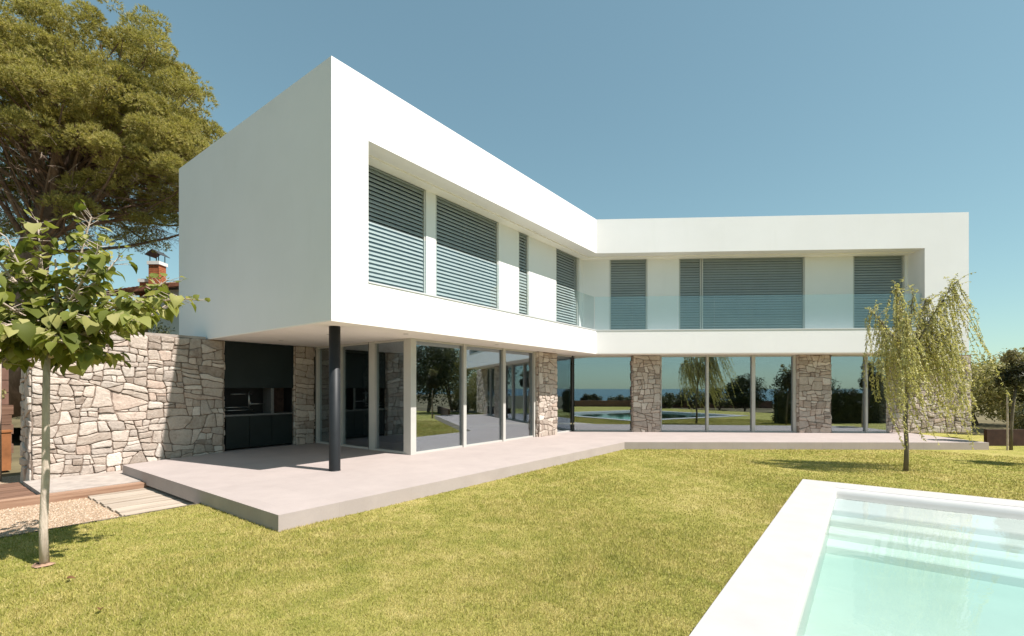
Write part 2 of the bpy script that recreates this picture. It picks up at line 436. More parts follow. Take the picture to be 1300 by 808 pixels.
def masonry(name, F, a0, a1, b0, b1, z0, z1, sides, parent, seed=1, top=False, sx=0.27, sy=0.19):
    """mortar core with laid stones on the chosen sides ('f' front, 'l' left, 'r' right, 'b' back)"""
    mb = MB(); e = 0.02
    mb.box(F, a0+e, a1-e, b0+e, b1-e, z0, z1, 1)
    S = {'f': ((a0+e, b0+e), (a1-e, b0+e)), 'r': ((a1-e, b0+e), (a1-e, b1-e)), 'b': ((a1-e, b1-e), (a0+e, b1-e)), 'l': ((a0+e, b1-e), (a0+e, b0+e))}
    for k, sd in enumerate(sides):
        p, q = S[sd]
        P, l = face_map(F(*p), F(*q), z0)
        stones(mb, P, l, z1-z0, sx, sy, seed*10+k)
    if top:
        o = F(a0, b0); ax = F(a0+1, b0); bx = F(a0, b0+1)
        P = lambda a, b, d: (o[0]+(ax[0]-o[0])*a+(bx[0]-o[0])*b, o[1]+(ax[1]-o[1])*a+(bx[1]-o[1])*b, z1+d)
        stones(mb, P, a1-a0, b1-b0, sx*1.2, sy*1.3, seed*10+7)
    return mb.build(name, [M['stone'], M['mortar']], parent)

# ------------------------------------------------------------------ house
house = empty('house', (*L(9, 10), 0), 'white two storey villa with overhanging upper floor, louvred windows and glazed ground floor', 'house')
def part(mb, name, m, parent=house, smooth=False): return mb.build(name, m, parent, smooth)

C0 = L(U0, V0)
# floor band and soffit
mb = MB()
mb.prism([C0, K, mitre(REC, REC), L(U0, V0+REC)], ZS+0.02, ZL)
mb.prism([L(U0, V0+REC), mitre(REC, REC), mitre(6.76, 6.76), L(U0, UB)], ZS+0.02, ZL-0.05)
mb.prism([K, R(SE, 0), R(SE, REC), mitre(REC, REC)], ZS+0.02, ZL)
mb.prism([mitre(REC, REC), R(SE, REC), R(SE, TB), mitre(6.76, TB)], ZS+0.02, ZL-0.05)
part(mb, 'floor_band', M['render'])
mb = MB()
mb.prism([L(U0+.003, V0+.003), mitre(.003, .003), mitre(6.7, 6.7), L(U0+.003, UB-.01)], ZS, ZS+0.02)
mb.prism([mitre(.003, .003), R(SE-.003, .003), R(SE-.003, TB-.01), mitre(6.7, 6.7)], ZS, ZS+0.02)
part(mb, 'soffit', M['soffit'])
# ledge flashing, 12 mm proud of the facade
mb = MB()
def ledge(t0, t1, z0, z1):
    mb.prism([L(5.21, V0+t0), mitre(t0, t0), mitre(t1, t1), L(5.21, V0+t1)], z0, z1)
    mb.prism([mitre(t0, t0), R(10.29, t0), R(10.29, t1), mitre(t1, t1)], z0, z1)
ledge(-.014, REC+.02, ZL, ZL+.028)
part(mb, 'ledge_flashing', M['cap'])
# parapet / lintel
mb = MB()
mb.prism([C0, K, mitre(REC, REC), L(U0, V0+REC)], ZH, ZR)
mb.prism([K, R(SE, 0), R(SE, REC), mitre(REC, REC)], ZH, ZR)
part(mb, 'parapet', M['render'])
# lintel shutter pelmet: small step in the recess soffit
mb = MB()
mb.prism([L(5.21, V0+.42), mitre(.42, .42), mitre(REC, REC), L(5.21, V0+REC)], ZH-.035, ZH)
mb.prism([mitre(.42, .42), R(10.29, .42), R(10.29, REC), mitre(REC, REC)], ZH-.035, ZH)
part(mb, 'shutter_pelmet', M['soffit'])
# frame piers at the two ends of the recess
mb = MB(); mb.box(L, U0, 5.21, V0, V0+REC, ZL, ZH); part(mb, 'end_pier', M['render'])
mb = MB(); mb.box(R, 10.291, SE, 0, REC, ZL, ZH); part(mb, 'end_pier', M['render'])
# side and rear walls of the upper floor
mb = MB(); mb.box(L, U0, U0+.3, V0+REC, UB, ZL-.05, ZR); part(mb, 'side_wall', M['render'])
mb = MB(); mb.box(R, SE-.3, SE, REC, TB, ZL-.05, ZR); part(mb, 'side_wall', M['render'])
mb = MB(); mb.prism([L(U0+.3, UB-.3), mitre(6.46, TB-.3), mitre(6.76, TB), L(U0+.3, UB)], ZL-.05, ZR)
mb.prism([mitre(6.46, TB-.3), R(SE-.3, TB-.3), R(SE-.3, TB), mitre(6.76, TB)], ZL-.05, ZR); part(mb, 'rear_wall', M['render'])
mb = MB(); mb.prism([L(U0+.3, V0+REC), mitre(REC, REC), mitre(6.46, TB-.3), L(U0+.3, UB-.3)], ZH+.55, ZH+.8)
mb.prism([mitre(REC, REC), R(SE-.3, REC), R(SE-.3, TB-.3), mitre(6.46, TB-.3)], ZH+.55, ZH+.8); part(mb, 'roof', M['soffit'])
# recess wall piers between the windows (full height)
LW = [(5.35, 7.238), (7.525, 9.811), (10.713, 11.194), (12.702, 14.10)]
RW = [(0.539, 1.814), (2.869, 7.01), (8.558, 10.201)]
T0, T1 = V0+REC, V0+REC+.26
edges = [5.21] + [e for w in LW for e in w]
for i in range(0, len(edges)-1, 2):
    mb = MB(); mb.box(L, edges[i], edges[i+1], T0, T1, ZL-.03, ZH+.5); part(mb, 'recess_wall', M['render'])
s0 = 14.20
mb = MB(); mb.prism([L(s0, T0), mitre(REC, REC), R(RW[0][0], REC), R(RW[0][0], REC+.26), mitre(REC+.26, REC+.26), L(s0-.1, T1)], ZL-.03, ZH+.5); part(mb, 'recess_wall', M['render'])
edges = [e for w in RW for e in w][1:] + [10.34]
for i in range(0, len(edges)-1, 2):
    mb = MB(); mb.box(R, edges[i], edges[i+1], REC, REC+.26, ZL-.03, ZH+.5); part(mb, 'recess_wall', M['render'])

def slat_blind(mb, F, a0, a1, b, z0, z1, pitch=0.085, dep=0.090, tilt=radians(63), seed=0):
    rg = random.Random(seed)
    n = int((z1-z0)/pitch)
    for i in range(n):
        zc = z1 - (i+.5)*pitch + rg.uniform(-.002, .002)
        t = tilt + rg.uniform(-.03, .03)
        dy, dz = cos(t)*dep/2, sin(t)*dep/2
        pr = [(-dy, -dz), (-dy*.3, -dz*.3+.006), (dy*.4, dz*.4+.006), (dy, dz)]   # crowned slat, outer edge low
        pr2 = [(y+.0, z-.0035) for y, z in pr[::-1]]
        ring = pr + pr2
        vs = []
        for a in (a0, a1):
            for (y, z) in ring:
                p = F(a, b+y); vs.append((p[0], p[1], zc+z))
        k = len(ring)
        fs = [(j, (j+1) % k, k+(j+1) % k, k+j) for j in range(k)] + [tuple(range(k-1, -1, -1)), tuple(range(k, 2*k))]
        mb.add(vs, fs)
def louvre_window(F, a0, a1, b, off, splits=(), seed=1):
    """frame > pane(s), slatted blind; b = wall face, off = how deep the reveal is"""
    z0, z1 = ZL+.03, ZH-.035
    fr = MB(); bb = b+.15
    for x0, x1 in ((a0, a0+.06), (a1-.06, a1)): fr.box(F, x0, x1, bb, bb+.07, z0, z1)
    fr.box(F, a0+.06, a1-.06, bb, bb+.07, z0, z0+.07); fr.box(F, a0+.06, a1-.06, bb, bb+.07, z1-.07, z1)
    nb = max(1, round((a1-a0)/1.15)) if a1-a0 > 1.2 else 1
    xs = [a0+.06+(a1-a0-.12)*i/nb for i in range(nb+1)]
    for x in xs[1:-1]: fr.box(F, x-.045, x+.045, bb+.002, bb+.068, z0+.07, z1-.07)
    w = part(fr, 'window', M['alu_dark'])
    pm = MB(); pm.box(F, a0+.05, a1-.05, bb+.03, bb+.045, z0+.06, z1-.06); part(pm, 'pane', M['dark_pane'], w)
    segs = [a0] + list(splits) + [a1]
    for i in range(len(segs)-1):
        bm_ = MB(); x0, x1 = segs[i]+.012, segs[i+1]-.012
        slat_blind(bm_, F, x0+.035, x1-.035, b+.055, z0+.02, z1-.03, seed=seed*7+i)
        bm_.box(F, x0+.036, x1-.036, b+.02, b+.095, z1-.03, z1-.001)
        part(bm_, 'blind', M['blind'], w)
        for x in (x0, x1-.034):
            gm = MB(); gm.box(F, x, x+.034, b+.012, b+.10, z0, z1-.002); part(gm, 'guide_rail', M['alu'], w)
    return w
for i, (a, b_) in enumerate(LW): louvre_window(L, a, b_, T0, 0, seed=i+1)
louvre_window(R, *RW[0], REC, 0, seed=11)
louvre_window(R, *RW[1], REC, 0, splits=(3.628,), seed=12)
louvre_window(R, *RW[2], REC, 0, seed=13)
# dim room behind the blinds
mb = MB(); mb.prism([L(5.1, T1+1.6), mitre(REC+1.9, REC+1.9), mitre(REC+2, REC+2), L(5.1, T1+1.7)], ZL-.05, ZH+.55)
mb.prism([mitre(REC+1.9, REC+1.9), R(11.2, REC+1.9), R(11.2, REC+2.0), mitre(REC+2, REC+2)], ZL-.05, ZH+.55)
part(mb, 'room_wall', M['interior'])

# frameless glass balustrade standing on the ledge
ZG0, ZG1 = ZL+.03, ZL+1.13
def rail(F, a0, a1, b):
    m_ = MB(); m_.box(F, a0+.006, a1-.006, b, b+.016, ZG0, ZG1); return part(m_, 'balustrade_panel', M['rail_glass'])
cL = [5.22, 6.418, 7.675, 8.981, 10.25, 11.49, 12.75]
for i in range(len(cL)-1): rail(L, cL[i], cL[i+1], V0+.10)
kx = mitre(.10, .10); uk = kx[0]*D1[0]+kx[1]*D1[1]; sk = (kx[0]-K[0])*DR[0]+(kx[1]-K[1])*DR[1]
rail(L, 12.75, uk-.01, V0+.10)
cR = [sk+.01, 1.193, 2.644, 3.83, 5.027, 6.35, 7.688, 9.0, 10.285]
for i in range(len(cR)-1): rail(R, cR[i], cR[i+1], .10)

# ------------------------------------------------------------------ ground floor glazing
VG = 8.20; TG = .85; UG = 7.167
gk = mitre(VG-V0, TG); ugk = gk[0]*D1[0]+gk[1]*D1[1]; sgk = (gk[0]-K[0])*DR[0]+(gk[1]-K[1])*DR[1]
ZG_T, ZG_B = ZS-.05, ZT+.045
def pane(F, a0, a1, b): m_ = MB(); m_.box(F, a0, a1, b+.05, b+.066, ZG_B, ZG_T); return part(m_, 'glass_pane', M['glass'])
def post(F, a0, a1, b0, b1): m_ = MB(); m_.box(F, a0, a1, b0, b1, ZT, ZS-.002); return part(m_, 'mullion', M['alu'])
def rails(F, a0, a1, b):
    for z0, z1 in ((ZT+.001, ZG_B), (ZG_T, ZS-.003)):
        m_ = MB(); m_.box(F, a0, a1, b+.01, b+.11, z0, z1); part(m_, 'glazing_rail', M['alu'])
# long side of the left wing
xs = [UG, 8.884, 10.511, 11.78]
post(L, UG-.075, UG+.085, VG-.02, VG+.13)
pane(L, UG+.085, 8.82, VG); post(L, 8.82, 8.93, VG-.02, VG+.13); pane(L, 8.93, 10.45, VG); post(L, 10.45, 10.56, VG-.02, VG+.13)
pane(L, 10.56, 11.97, VG); post(L, 11.97, 12.06, VG-.02, VG+.13); rails(L, UG+.09, 11.97, VG)
pane(L, 13.16, ugk-.08, VG); rails(L, 13.16, ugk-.08, VG)
# short side of the left wing, towards the covered porch (frame turned a quarter)
def S(a, b): return L(UG+b, a)          # a along v, b inward (+u)
def Sbox(m_, a0, a1, b0, b1, z0, z1): m_.box(S, a0, a1, b0, b1, z0, z1)
for (a0, a1) in ((VG+.14, VG+.24), (9.50, 9.72), (10.88, 11.05), (11.98, 12.08)):
    m_ = MB(); Sbox(m_, a0, a1, -.06, .06, ZT, ZS-.002); part(m_, 'mullion', M['alu'])
for (a0, a1) in ((9.72, 9.76), (11.05, 11.09)):
    m_ = MB(); Sbox(m_, a0, a1, -.05, .05, ZT, ZS-.002); part(m_, 'seal', M['alu_dark'])
for (a0, a1) in ((VG+.24, 9.50), (9.76, 10.88), (11.09, 11.98)):
    m_ = MB(); Sbox(m_, a0, a1, .0, .016, ZG_B, ZG_T); part(m_, 'glass_pane', M['glass'])
for z0, z1 in ((ZT+.001, ZG_B), (ZG_T, ZS-.003)):
    m_ = MB(); Sbox(m_, VG+.14, 11.98, -.05, .05, z0, z1); part(m_, 'glazing_rail', M['alu'])
# right wing
pane(R, sgk+.06, 1.30, TG); rails(R, sgk+.06, 1.30, TG)
post(R, 2.30, 2.335, TG, TG+.12); pane(R, 2.335, 3.83, TG); post(R, 3.83, 3.905, TG-.02, TG+.13); pane(R, 3.905, 5.34, TG); post(R, 5.34, 5.45, TG-.02, TG+.13)
pane(R, 5.45, 6.70, TG); post(R, 6.70, 6.80, TG-.02, TG+.13); rails(R, 2.335, 6.70, TG)
pane(R, 7.97, 9.05, TG); post(R, 9.05, 9.12, TG-.02, TG+.13); rails(R, 7.97, 9.05, TG); pane(R, 9.12, 9.75, TG); rails(R, 9.12, 9.75, TG)
m_ = MB(); m_.box(W, gk[0]-.02, gk[0]+.02, gk[1]+.02, gk[1]+.10, ZT, ZS-.002); part(m_, 'seal', M['alu_dark'])

# stone piers and ground-floor stone walls
masonry('stone_pillar', L, 12.05, 13.17, 8.06, 8.46, ZT-.02, ZS-.004, 'flr', house, 3)
masonry('stone_pillar', R, 1.311, 2.263, .70, 1.2, ZT-.02, ZS-.004, 'flr', house, 4)
masonry('stone_pillar', R, 6.80, 7.875, .70, 1.2, ZT-.02, ZS-.004, 'flr', house, 5)
masonry('stone_end_wall', R, 9.60, 12.62, .74+.3, 1.54, ZT-.02, ZS-.004, 'flr', house, 6)
masonry('stone_pier', L, 6.53, 7.09, 12.08, 12.7, ZT-.02, ZS-.004, 'flr', house, 8, sx=.3, sy=.22)
# interior: back walls, dark joinery, stone chimney breast
mb = MB(); mb.box(L, 4.9, 17.0, 13.55, 13.85, ZT-.1, ZS-.003); part(mb, 'rear_ground_wall', M['interior'])
mb = MB(); mb.box(R, -4.5, 11.4, 6.2, 6.5, ZT-.1, ZS-.003); part(mb, 'rear_ground_wall', M['interior'])
mb = MB(); mb.box(R, 11.2, 11.4, 1.6, 6.2, ZT-.1, ZS-.003); part(mb, 'end_ground_wall', M['interior'])
mb = MB(); mb.box(L, 7.2, 9.3, 13.0, 13.54, ZT+.002, ZS-.01); mb.box(L, 10.5, 14.2, 13.0, 13.54, ZT+.002, ZS-.01); part(mb, 'dark_joinery', M['interior_dark'])
mb = MB(); mb.box(R, 2.2, 8.6, 5.7, 6.19, ZT+.002, ZS-.01); part(mb, 'dark_joinery', M['interior_dark'])
masonry('chimney_breast', L, 9.35, 10.35, 12.0, 13.5, ZT, ZS-.01, 'fl', house, 21)

# slender black column under the overhang
mb = MB(); cx, cy = L(4.93, 7.75)
N = 28
ring = lambda z, r: [(cx+r*cos(2*pi*k/N), cy+r*sin(2*pi*k/N), z) for k in range(N)]
vs = ring(ZT, .10)+ring(ZS-.001, .10)
mb.add(vs, [(k, (k+1) % N, N+(k+1) % N, N+k) for k in range(N)]+[tuple(range(N, 2*N))])
mb.add(ring(ZT+.0, .104)+ring(ZT+.012, .104), [(k, (k+1) % N, N+(k+1) % N, N+k) for k in range(N)]+[tuple(range(N, 2*N))])
co = part(mb, 'column', M['col_black'])
for p in co.data.polygons: p.use_smooth = len(p.vertices) == 4
# recessed downlights in the soffit
for (u, v) in ((5.6, 9.0), (5.6, 11.0), (6.5, 7.65), (9.5, 7.65), (12.2, 7.6)):
    mb = MB(); x, y = L(u, v)
    mb.prism([(x+.055*cos(2*pi*k/20), y+.055*sin(2*pi*k/20)) for k in range(20)], ZS-.006, ZS+.004)
    part(mb, 'downlight', M['lamp_trim'])

# kitchen island inside
isl = empty('kitchen_island', (*L(9.4, 10.6), ZT), 'dark kitchen island with a thin pale timber top seen through the ground floor glass', 'kitchen island')
mb = MB(); mb.box(L, 8.4, 10.6, 10.3, 11.1, ZT+.001, ZT+.86); mb.build('cabinet', M['interior_dark'], isl)
mb = MB(); mb.box(L, 8.3, 10.8, 10.2, 11.2, ZT+.86, ZT+.90); mb.build('worktop', M['sleeper'], isl)

# ------------------------------------------------------------------ outdoor kitchen
bq = empty('outdoor_kitchen', (*L(5.7, 12.3), ZT), 'black built-in barbecue with smoke hood, spit rods and cabinet doors beside the stone wall', 'barbecue')
u0, u1, vb = 4.84, 6.51, 12.14
mb = MB(); mb.box(L, u0, u1, vb, vb+.05, 1.70, ZS-.004); mb.box(L, u0, u1, vb+.05, vb+.5, 1.70, 1.73); mb.build('hood', M['bbq_panel'], bq)
mb = MB(); mb.box(L, u0, u1, vb+.5, vb+.55, ZT, ZS-.01); mb.box(L, u0, u0+.03, vb+.05, vb+.5, ZT, 1.70); mb.box(L, u1-.03, u1, vb+.05, vb+.5, ZT, 1.70)
mb.build('firebox', M['bbq_dark'], bq)
mb = MB(); mb.box(L, 6.02, u1-.031, vb+.44, vb+.498, 1.062, 1.70); mb.build('firebrick_back', M['bbq_brick'], bq)
mb = MB(); mb.box(L, u0, u1, vb-.015, vb+.5, 1.02, 1.06); mb.build('counter', M['bbq_counter'], bq)
mb = MB(); mb.box(L, 5.93, 6.0, vb+.005, vb+.45, 1.06, 1.70); mb.build('divider', M['bbq_counter'], bq)
for (a, b_) in ((u0+.035, 5.40), (5.41, 5.95), (5.96, u1-.035)):
    mb = MB(); mb.box(L, a, b_, vb+.012, vb+.034, ZT+.05, 1.005); mb.build('cabinet_door', M['bbq_panel'], bq)
def P3(u, v, z): p = L(u, v); return (p[0], p[1], z)
mb = MB()
mb.tube([P3(u0+.04, vb+.16, 1.23), P3(5.46, vb+.16, 1.23)], .011); mb.tube([P3(5.5, vb+.2, 1.30), P3(5.85, vb+.2, 1.30)], .012)
mb.tube([P3(5.46, vb+.16, 1.2), P3(5.46, vb+.16, 1.62)], .018); mb.tube([P3(5.05, vb+.2, 1.55), P3(5.55, vb+.2, 1.55)], .009)
mb.tube([P3(5.5, vb+.2, 1.26), P3(5.5, vb+.2, 1.36)], .025); mb.tube([P3(u0+.04, vb+.10, 1.16), P3(5.52, vb+.10, 1.16)], .010)
mb.build('spit', M['steel'], bq, True)

# ------------------------------------------------------------------ garden stone wall left of the house
sw = empty('stone_wall', (*L(3, 12.6), 0), 'tall rubble stone garden wall running under the overhang to the left of the barbecue', 'wall')
masonry('wall_body', L, 1.59, 4.835, 12.10, 13.05, -.12, ZS-.004, 'flr', sw, 31, top=False, sx=.29, sy=.19)
mb = MB(); mb.box(L, 1.60, 4.44, 12.13, 13.03, ZS-.003, ZS+.05); mb.build('wall_capping', M['granite_ledge'], sw)

# ------------------------------------------------------------------ ground, lawn, terrace
HU0, HU1, HV0, HV1 = 1.2, 10.12, -8.6, 0.965          # outer edge of the pool coping
hole = [L(HU0, HV0), L(HU1, HV0), L(HU1, HV1), L(HU0, HV1)]
e_ = .02
holeI = [L(HU0+e_, HV0+e_), L(HU1-e_, HV0+e_), L(HU1-e_, HV1-e_), L(HU0+e_, HV1-e_)]
mb = MB()
mid = [(-20, -26), (90, -26), (90, 90), (-90, 90), (-90, -26)]
h3 = [(x, y, -.17) for x, y in hole]; m3 = [(x, y, -.17) for x, y in mid]
far = [(-40, -80, -42), (260, -80, -42), (5000, 5000, -8), (-5000, 5000, -8), (-5000, -80, -42)]
vs = h3+m3+far
fs = [(0, 3, 8, 4), (0, 4, 5, 1), (1, 5, 6, 2), (2, 6, 7, 3), (3, 7, 8)]
fs += [(4+i, 9+i, 9+(i+1) % 5, 4+(i+1) % 5) for i in range(5)]
mb.add(vs, fs); g = mb.build('ground', M['earth']); prop(g, kind='structure')
mb = MB(); mb.quad((-20000, -20000, -40), (20000, -20000, -40), (20000, 20000, -40), (-20000, 20000, -40)); prop(mb.build('sea', M['sea']), kind='structure')
mb = MB()
lo = [L(-9, -13), L(24, -13), L(24, 7.86), L(-9, 7.86)]
for i in range(4):
    j = (i+1) % 4
    a, b, c, d = hole[i], hole[j], lo[j], lo[i]
    mb.quad((a[0], a[1], 0), (d[0], d[1], 0), (c[0], c[1], 0), (b[0], b[1], 0))
    mb.quad((d[0], d[1], 0), (d[0], d[1], -.17), (c[0], c[1], -.17), (c[0], c[1], 0))
prop(mb.build('lawn', M['lawn']), kind='structure')

TA = L(2.80, 5.56); TBp = (3.12, 13.13); TCp = (13.12, 13.02)
terr_poly = [TA, TBp, TCp, (13.35, 17.0), (11, 23), L(9, 14.2), L(4.5, 14.2), L(4.5, 12.0), L(2.80, 11.62)]
mb = MB()
mb.prism(terr_poly, -.02, ZT)
inset = [L(3.3, 5.9), (3.3, 13.6), (12.9, 13.5), (12.9, 16.5), (11, 22), L(9, 14), L(4.4, 14), L(3.3, 12.0)]
mb.prism([L(2.9, 5.62), L(12, 5.62), (12.9, 13.2), (12.9, 16.5), (11, 22), L(9, 14), L(4.4, 14), L(4.4, 8.2), L(3.2, 7.9)], -.16, -.02)
prop(mb.build('terrace', M['terrace']), kind='structure')

# gravel, boardwalk, sleepers, stone ledge
mb = MB(); mb.prism([L(-6, 7.86), L(4.2, 7.86), L(4.2, 14), L(-6, 14)], -.165, -.10); prop(mb.build('gravel_path', M['gravel']), kind='structure')
rg = np.random.default_rng(3)
n = 9000
uu = rg.uniform(-1.2, 2.0, n); vv = rg.uniform(7.9, 10.4, n)
cx_ = uu*D1[0]+vv*D2[0]; cy_ = uu*D1[1]+vv*D2[1]; rr = rg.uniform(.006, .015, n)
tri = []
dirs = rg.normal(size=(n, 4, 3)); dirs /= np.linalg.norm(dirs, axis=2, keepdims=True)
base = np.array([[1, 0, -.3], [-.5, .87, -.3], [-.5, -.87, -.3], [0, 0, .75]])
ang = rg.uniform(0, 2*pi, n); ca, sa = np.cos(ang), np.sin(ang)
pts = np.empty((n, 4, 3))
for k in range(4):
    b = base[k]; jit = 1+rg.uniform(-.3, .3, n)
    pts[:, k, 0] = cx_ + rr*jit*(b[0]*ca-b[1]*sa); pts[:, k, 1] = cy_ + rr*jit*(b[0]*sa+b[1]*ca); pts[:, k, 2] = -.10+.004+rr*jit*b[2]
V = np.concatenate([pts[:, [0, 1, 3]], pts[:, [1, 2, 3]], pts[:, [2, 0, 3]]], 0)
prop(np_mesh('gravel', V, 3, M['pebble']), kind='stuff')

bw = MB(); 
nb = 17; w_ = (10.22-7.92)/nb
for i in range(nb):
    v_ = 7.92+i*w_
    bw.box(L, 2.0+.01*((i*37) % 3), 3.4, v_+.006, v_+w_-.006, -.125, -.072+.003*((i*53) % 3))
prop(bw.build('boardwalk', M['deck']), 'weathered grey timber boardwalk of parallel planks tucked beneath the terrace edge', 'boardwalk')
mb = MB(); mb.box(L, .95, 3.3, 10.24, 10.44, -.14, .02)
prop(mb.build('timber_sleeper', M['sleeper']), 'long reddish timber sleeper edging the pale stone ledge', 'sleeper')
mb = MB(); mb.box(L, 1.5, 4.2, 10.45, 12.09, -.14, .03)
prop(mb.build('stone_ledge', M['granite_ledge']), 'pale flat stone ledge along the foot of the rubble wall', 'ledge')
mb = MB()
for i in range(9): mb.box(L, -2.5, 1.48, 10.46+i*.22, 10.46+i*.22+.205, -.14, -.03+.004*((i*31) % 3))
prop(mb.build('timber_landing', M['brown_timber']), 'brown timber landing left of the stone wall end', 'landing')
mb = MB(); mb.box(L, -6, 3.2, 7.835, 7.86, -.16, .012)
prop(mb.build('lawn_edging', M['bark_grey']), 'thin metal edging strip between the lawn and the gravel', 'edging')

# ------------------------------------------------------------------ pool
pool = empty('swimming_pool', (*L(5.6, -4), 0), 'swimming pool with broad white coping and underwater steps beside the lawn', 'swimming pool')
IU0, IU1, IV0, IV1 = HU0+.55, HU1-.55, HV0+.55, HV1-.52
ZC = .035
mb = MB()
nL = [L(HU0, HV0), L(HU1, HV0), L(HU1, HV1), L(HU0, HV1)]; nI = [L(IU0, IV0), L(IU1, IV0), L(IU1, IV1), L(IU0, IV1)]
for i in range(4):
    j = (i+1) % 4
    # four mitred sides
    seg = 1
    for k in range(seg):
        f0, f1 = k/seg, (k+1)/seg
        lp = lambda p, q, f: (p[0]+(q[0]-p[0])*f, p[1]+(q[1]-p[1])*f)
        j0 = 0.0002 if k else 0; j1 = 0.0002 if k < seg-1 else 0
        mb.prism([lp(nL[i], nL[j], f0+j0), lp(nL[i], nL[j], f1-j1), lp(nI[i], nI[j], f1-j1), lp(nI[i], nI[j], f0+j0)], -.05, ZC)
mb.build('coping', M['coping'], pool)
ZW = -.055; ZF = -.44
o_ = .0
bU0, bU1, bV0, bV1 = IU0-o_, IU1+o_, IV0-o_, IV1+o_
mb = MB()
cb = [L(bU0, bV0), L(bU1, bV0), L(bU1, bV1), L(bU0, bV1)]
for i in range(4):
    a, b = cb[i], cb[(i+1) % 4]
    mb.quad((a[0], a[1], -.05), (b[0], b[1], -.05), (b[0], b[1], ZF), (a[0], a[1], ZF))
mb.quad(*[(p[0], p[1], ZF) for p in cb])
mb.build('basin', M['basin'], pool)
for i in range(4):
    # rounded nosing into the water, sloped and paler to stand in for bounced light
    prof = [(0, ZC-.004), (.022, ZC-.016), (.060, -.03), (.085, -.13)]
    rows = []
    for (o, z_) in prof:
        e = o*.22; cc = [L(bU0+e, bV0+e), L(bU1-o, bV0+e), L(bU1-o, bV1-e), L(bU0+e, bV1-e)]
        a, b = cc[i], cc[(i+1) % 4]; rows += [(a[0], a[1], z_), (b[0], b[1], z_)]
    wl = MB(); wl.add(rows, [(2*k, 2*k+1, 2*k+3, 2*k+2) for k in range(3)]); wl.build('waterline', M['waterline'], pool, True)
mb = MB()
for (ua, ub, z, zn) in ((8.62, 9.61, -.13, -.20), (8.22, 8.62, -.20, -.275), (7.82, 8.22, -.275, -.35), (7.42, 7.82, -.35, ZF)):
    sec = [(ua-.075, zn+.0005), (ua-.012, z-.012), (ua+.012, z), (ub-.065, z), (ub-.065, zn+.0005)]   # rounded riser, sloped to catch sun in place of light scattered underwater
    vs = [(*L(u_, bV0+.002), z_) for u_, z_ in sec]+[(*L(u_, bV1-.002), z_) for u_, z_ in sec]
    mb.add(vs, [(k, 5+k, 5+(k+1) % 5, (k+1) % 5) for k in range(5)]+[(0, 1, 2, 3, 4), (9, 8, 7, 6, 5)])
mb.build('steps', M['step'], pool)
mb = MB()
wv = [L(bU0-.01, bV0-.01), L(bU1+.01, bV0-.01), L(bU1+.01, bV1+.01), L(bU0-.01, bV1+.01)]
mb.prism(wv, ZF-.03, ZW)
prop(mb.build('pool_water', M['water_top']), kind='structure')

# ------------------------------------------------------------------ grass blades
def in_poly(x, y, poly):
    inside = np.zeros(len(x), bool); n_ = len(poly)
    for i in range(n_):
        x1, y1 = poly[i]; x2, y2 = poly[(i+1) % n_]
        c = ((y1 > y) != (y2 > y)) & (x < (x2-x1)*(y-y1)/((y2-y1) if y2 != y1 else 1e-9)+x1)
        inside ^= c
    return inside
def grass(n, seed):
    rg = np.random.default_rng(seed)
    # even in area near the viewer, thinning with the square of distance beyond 4 m
    th = rg.uniform(radians(-62), radians(62), n)
    q = rg.uniform(0, 1, n); r1, r2, r3 = 1.8, 4.5, 17.0
    A = (r2*r2-r1*r1)/2; B = r2*r2*math.log(r3/r2)
    r = np.where(q < A/(A+B), np.sqrt(r1*r1+q*(A+B)*2), r2*np.exp((q*(A+B)-A)/(r2*r2)))
    x = r*np.sin(th); y = r*np.cos(th)
    u = x*D1[0]+y*D1[1]; v = x*D2[0]+y*D2[1]
    ok = (v < 7.84) & (v > -12.5) & (u < 23.5) & ~in_poly(x, y, terr_poly) & ~((u > HU0-.0) & (u < HU1+.0) & (v > HV0) & (v < HV1)) & (y < 17)
    x, y, r = x[ok], y[ok], r[ok]; n = len(x)
    h = rg.uniform(.014, .034, n)*(1+.25*np.sin(x*1.7+np.sin(y*2.1)))
    w = .0028*np.clip(r/3.2, 1, 4.5)
    a = rg.uniform(0, 2*pi, n); lean = np.abs(rg.normal(0, .75, n)); a2 = rg.uniform(0, 2*pi, n)
    V = np.empty((n, 3, 3))
    V[:, 0] = np.stack([x-w*np.cos(a), y-w*np.sin(a), np.full(n, -.004)], 1)
    V[:, 1] = np.stack([x+w*np.cos(a), y+w*np.sin(a), np.full(n, -.004)], 1)
    V[:, 2] = np.stack([x+h*lean*np.cos(a2), y+h*lean*np.sin(a2), h/np.sqrt(1+.4*lean*lean)], 1)
    return np_mesh('grass', V, 3, M['blade'])
prop(grass(620000, 5), kind='stuff')

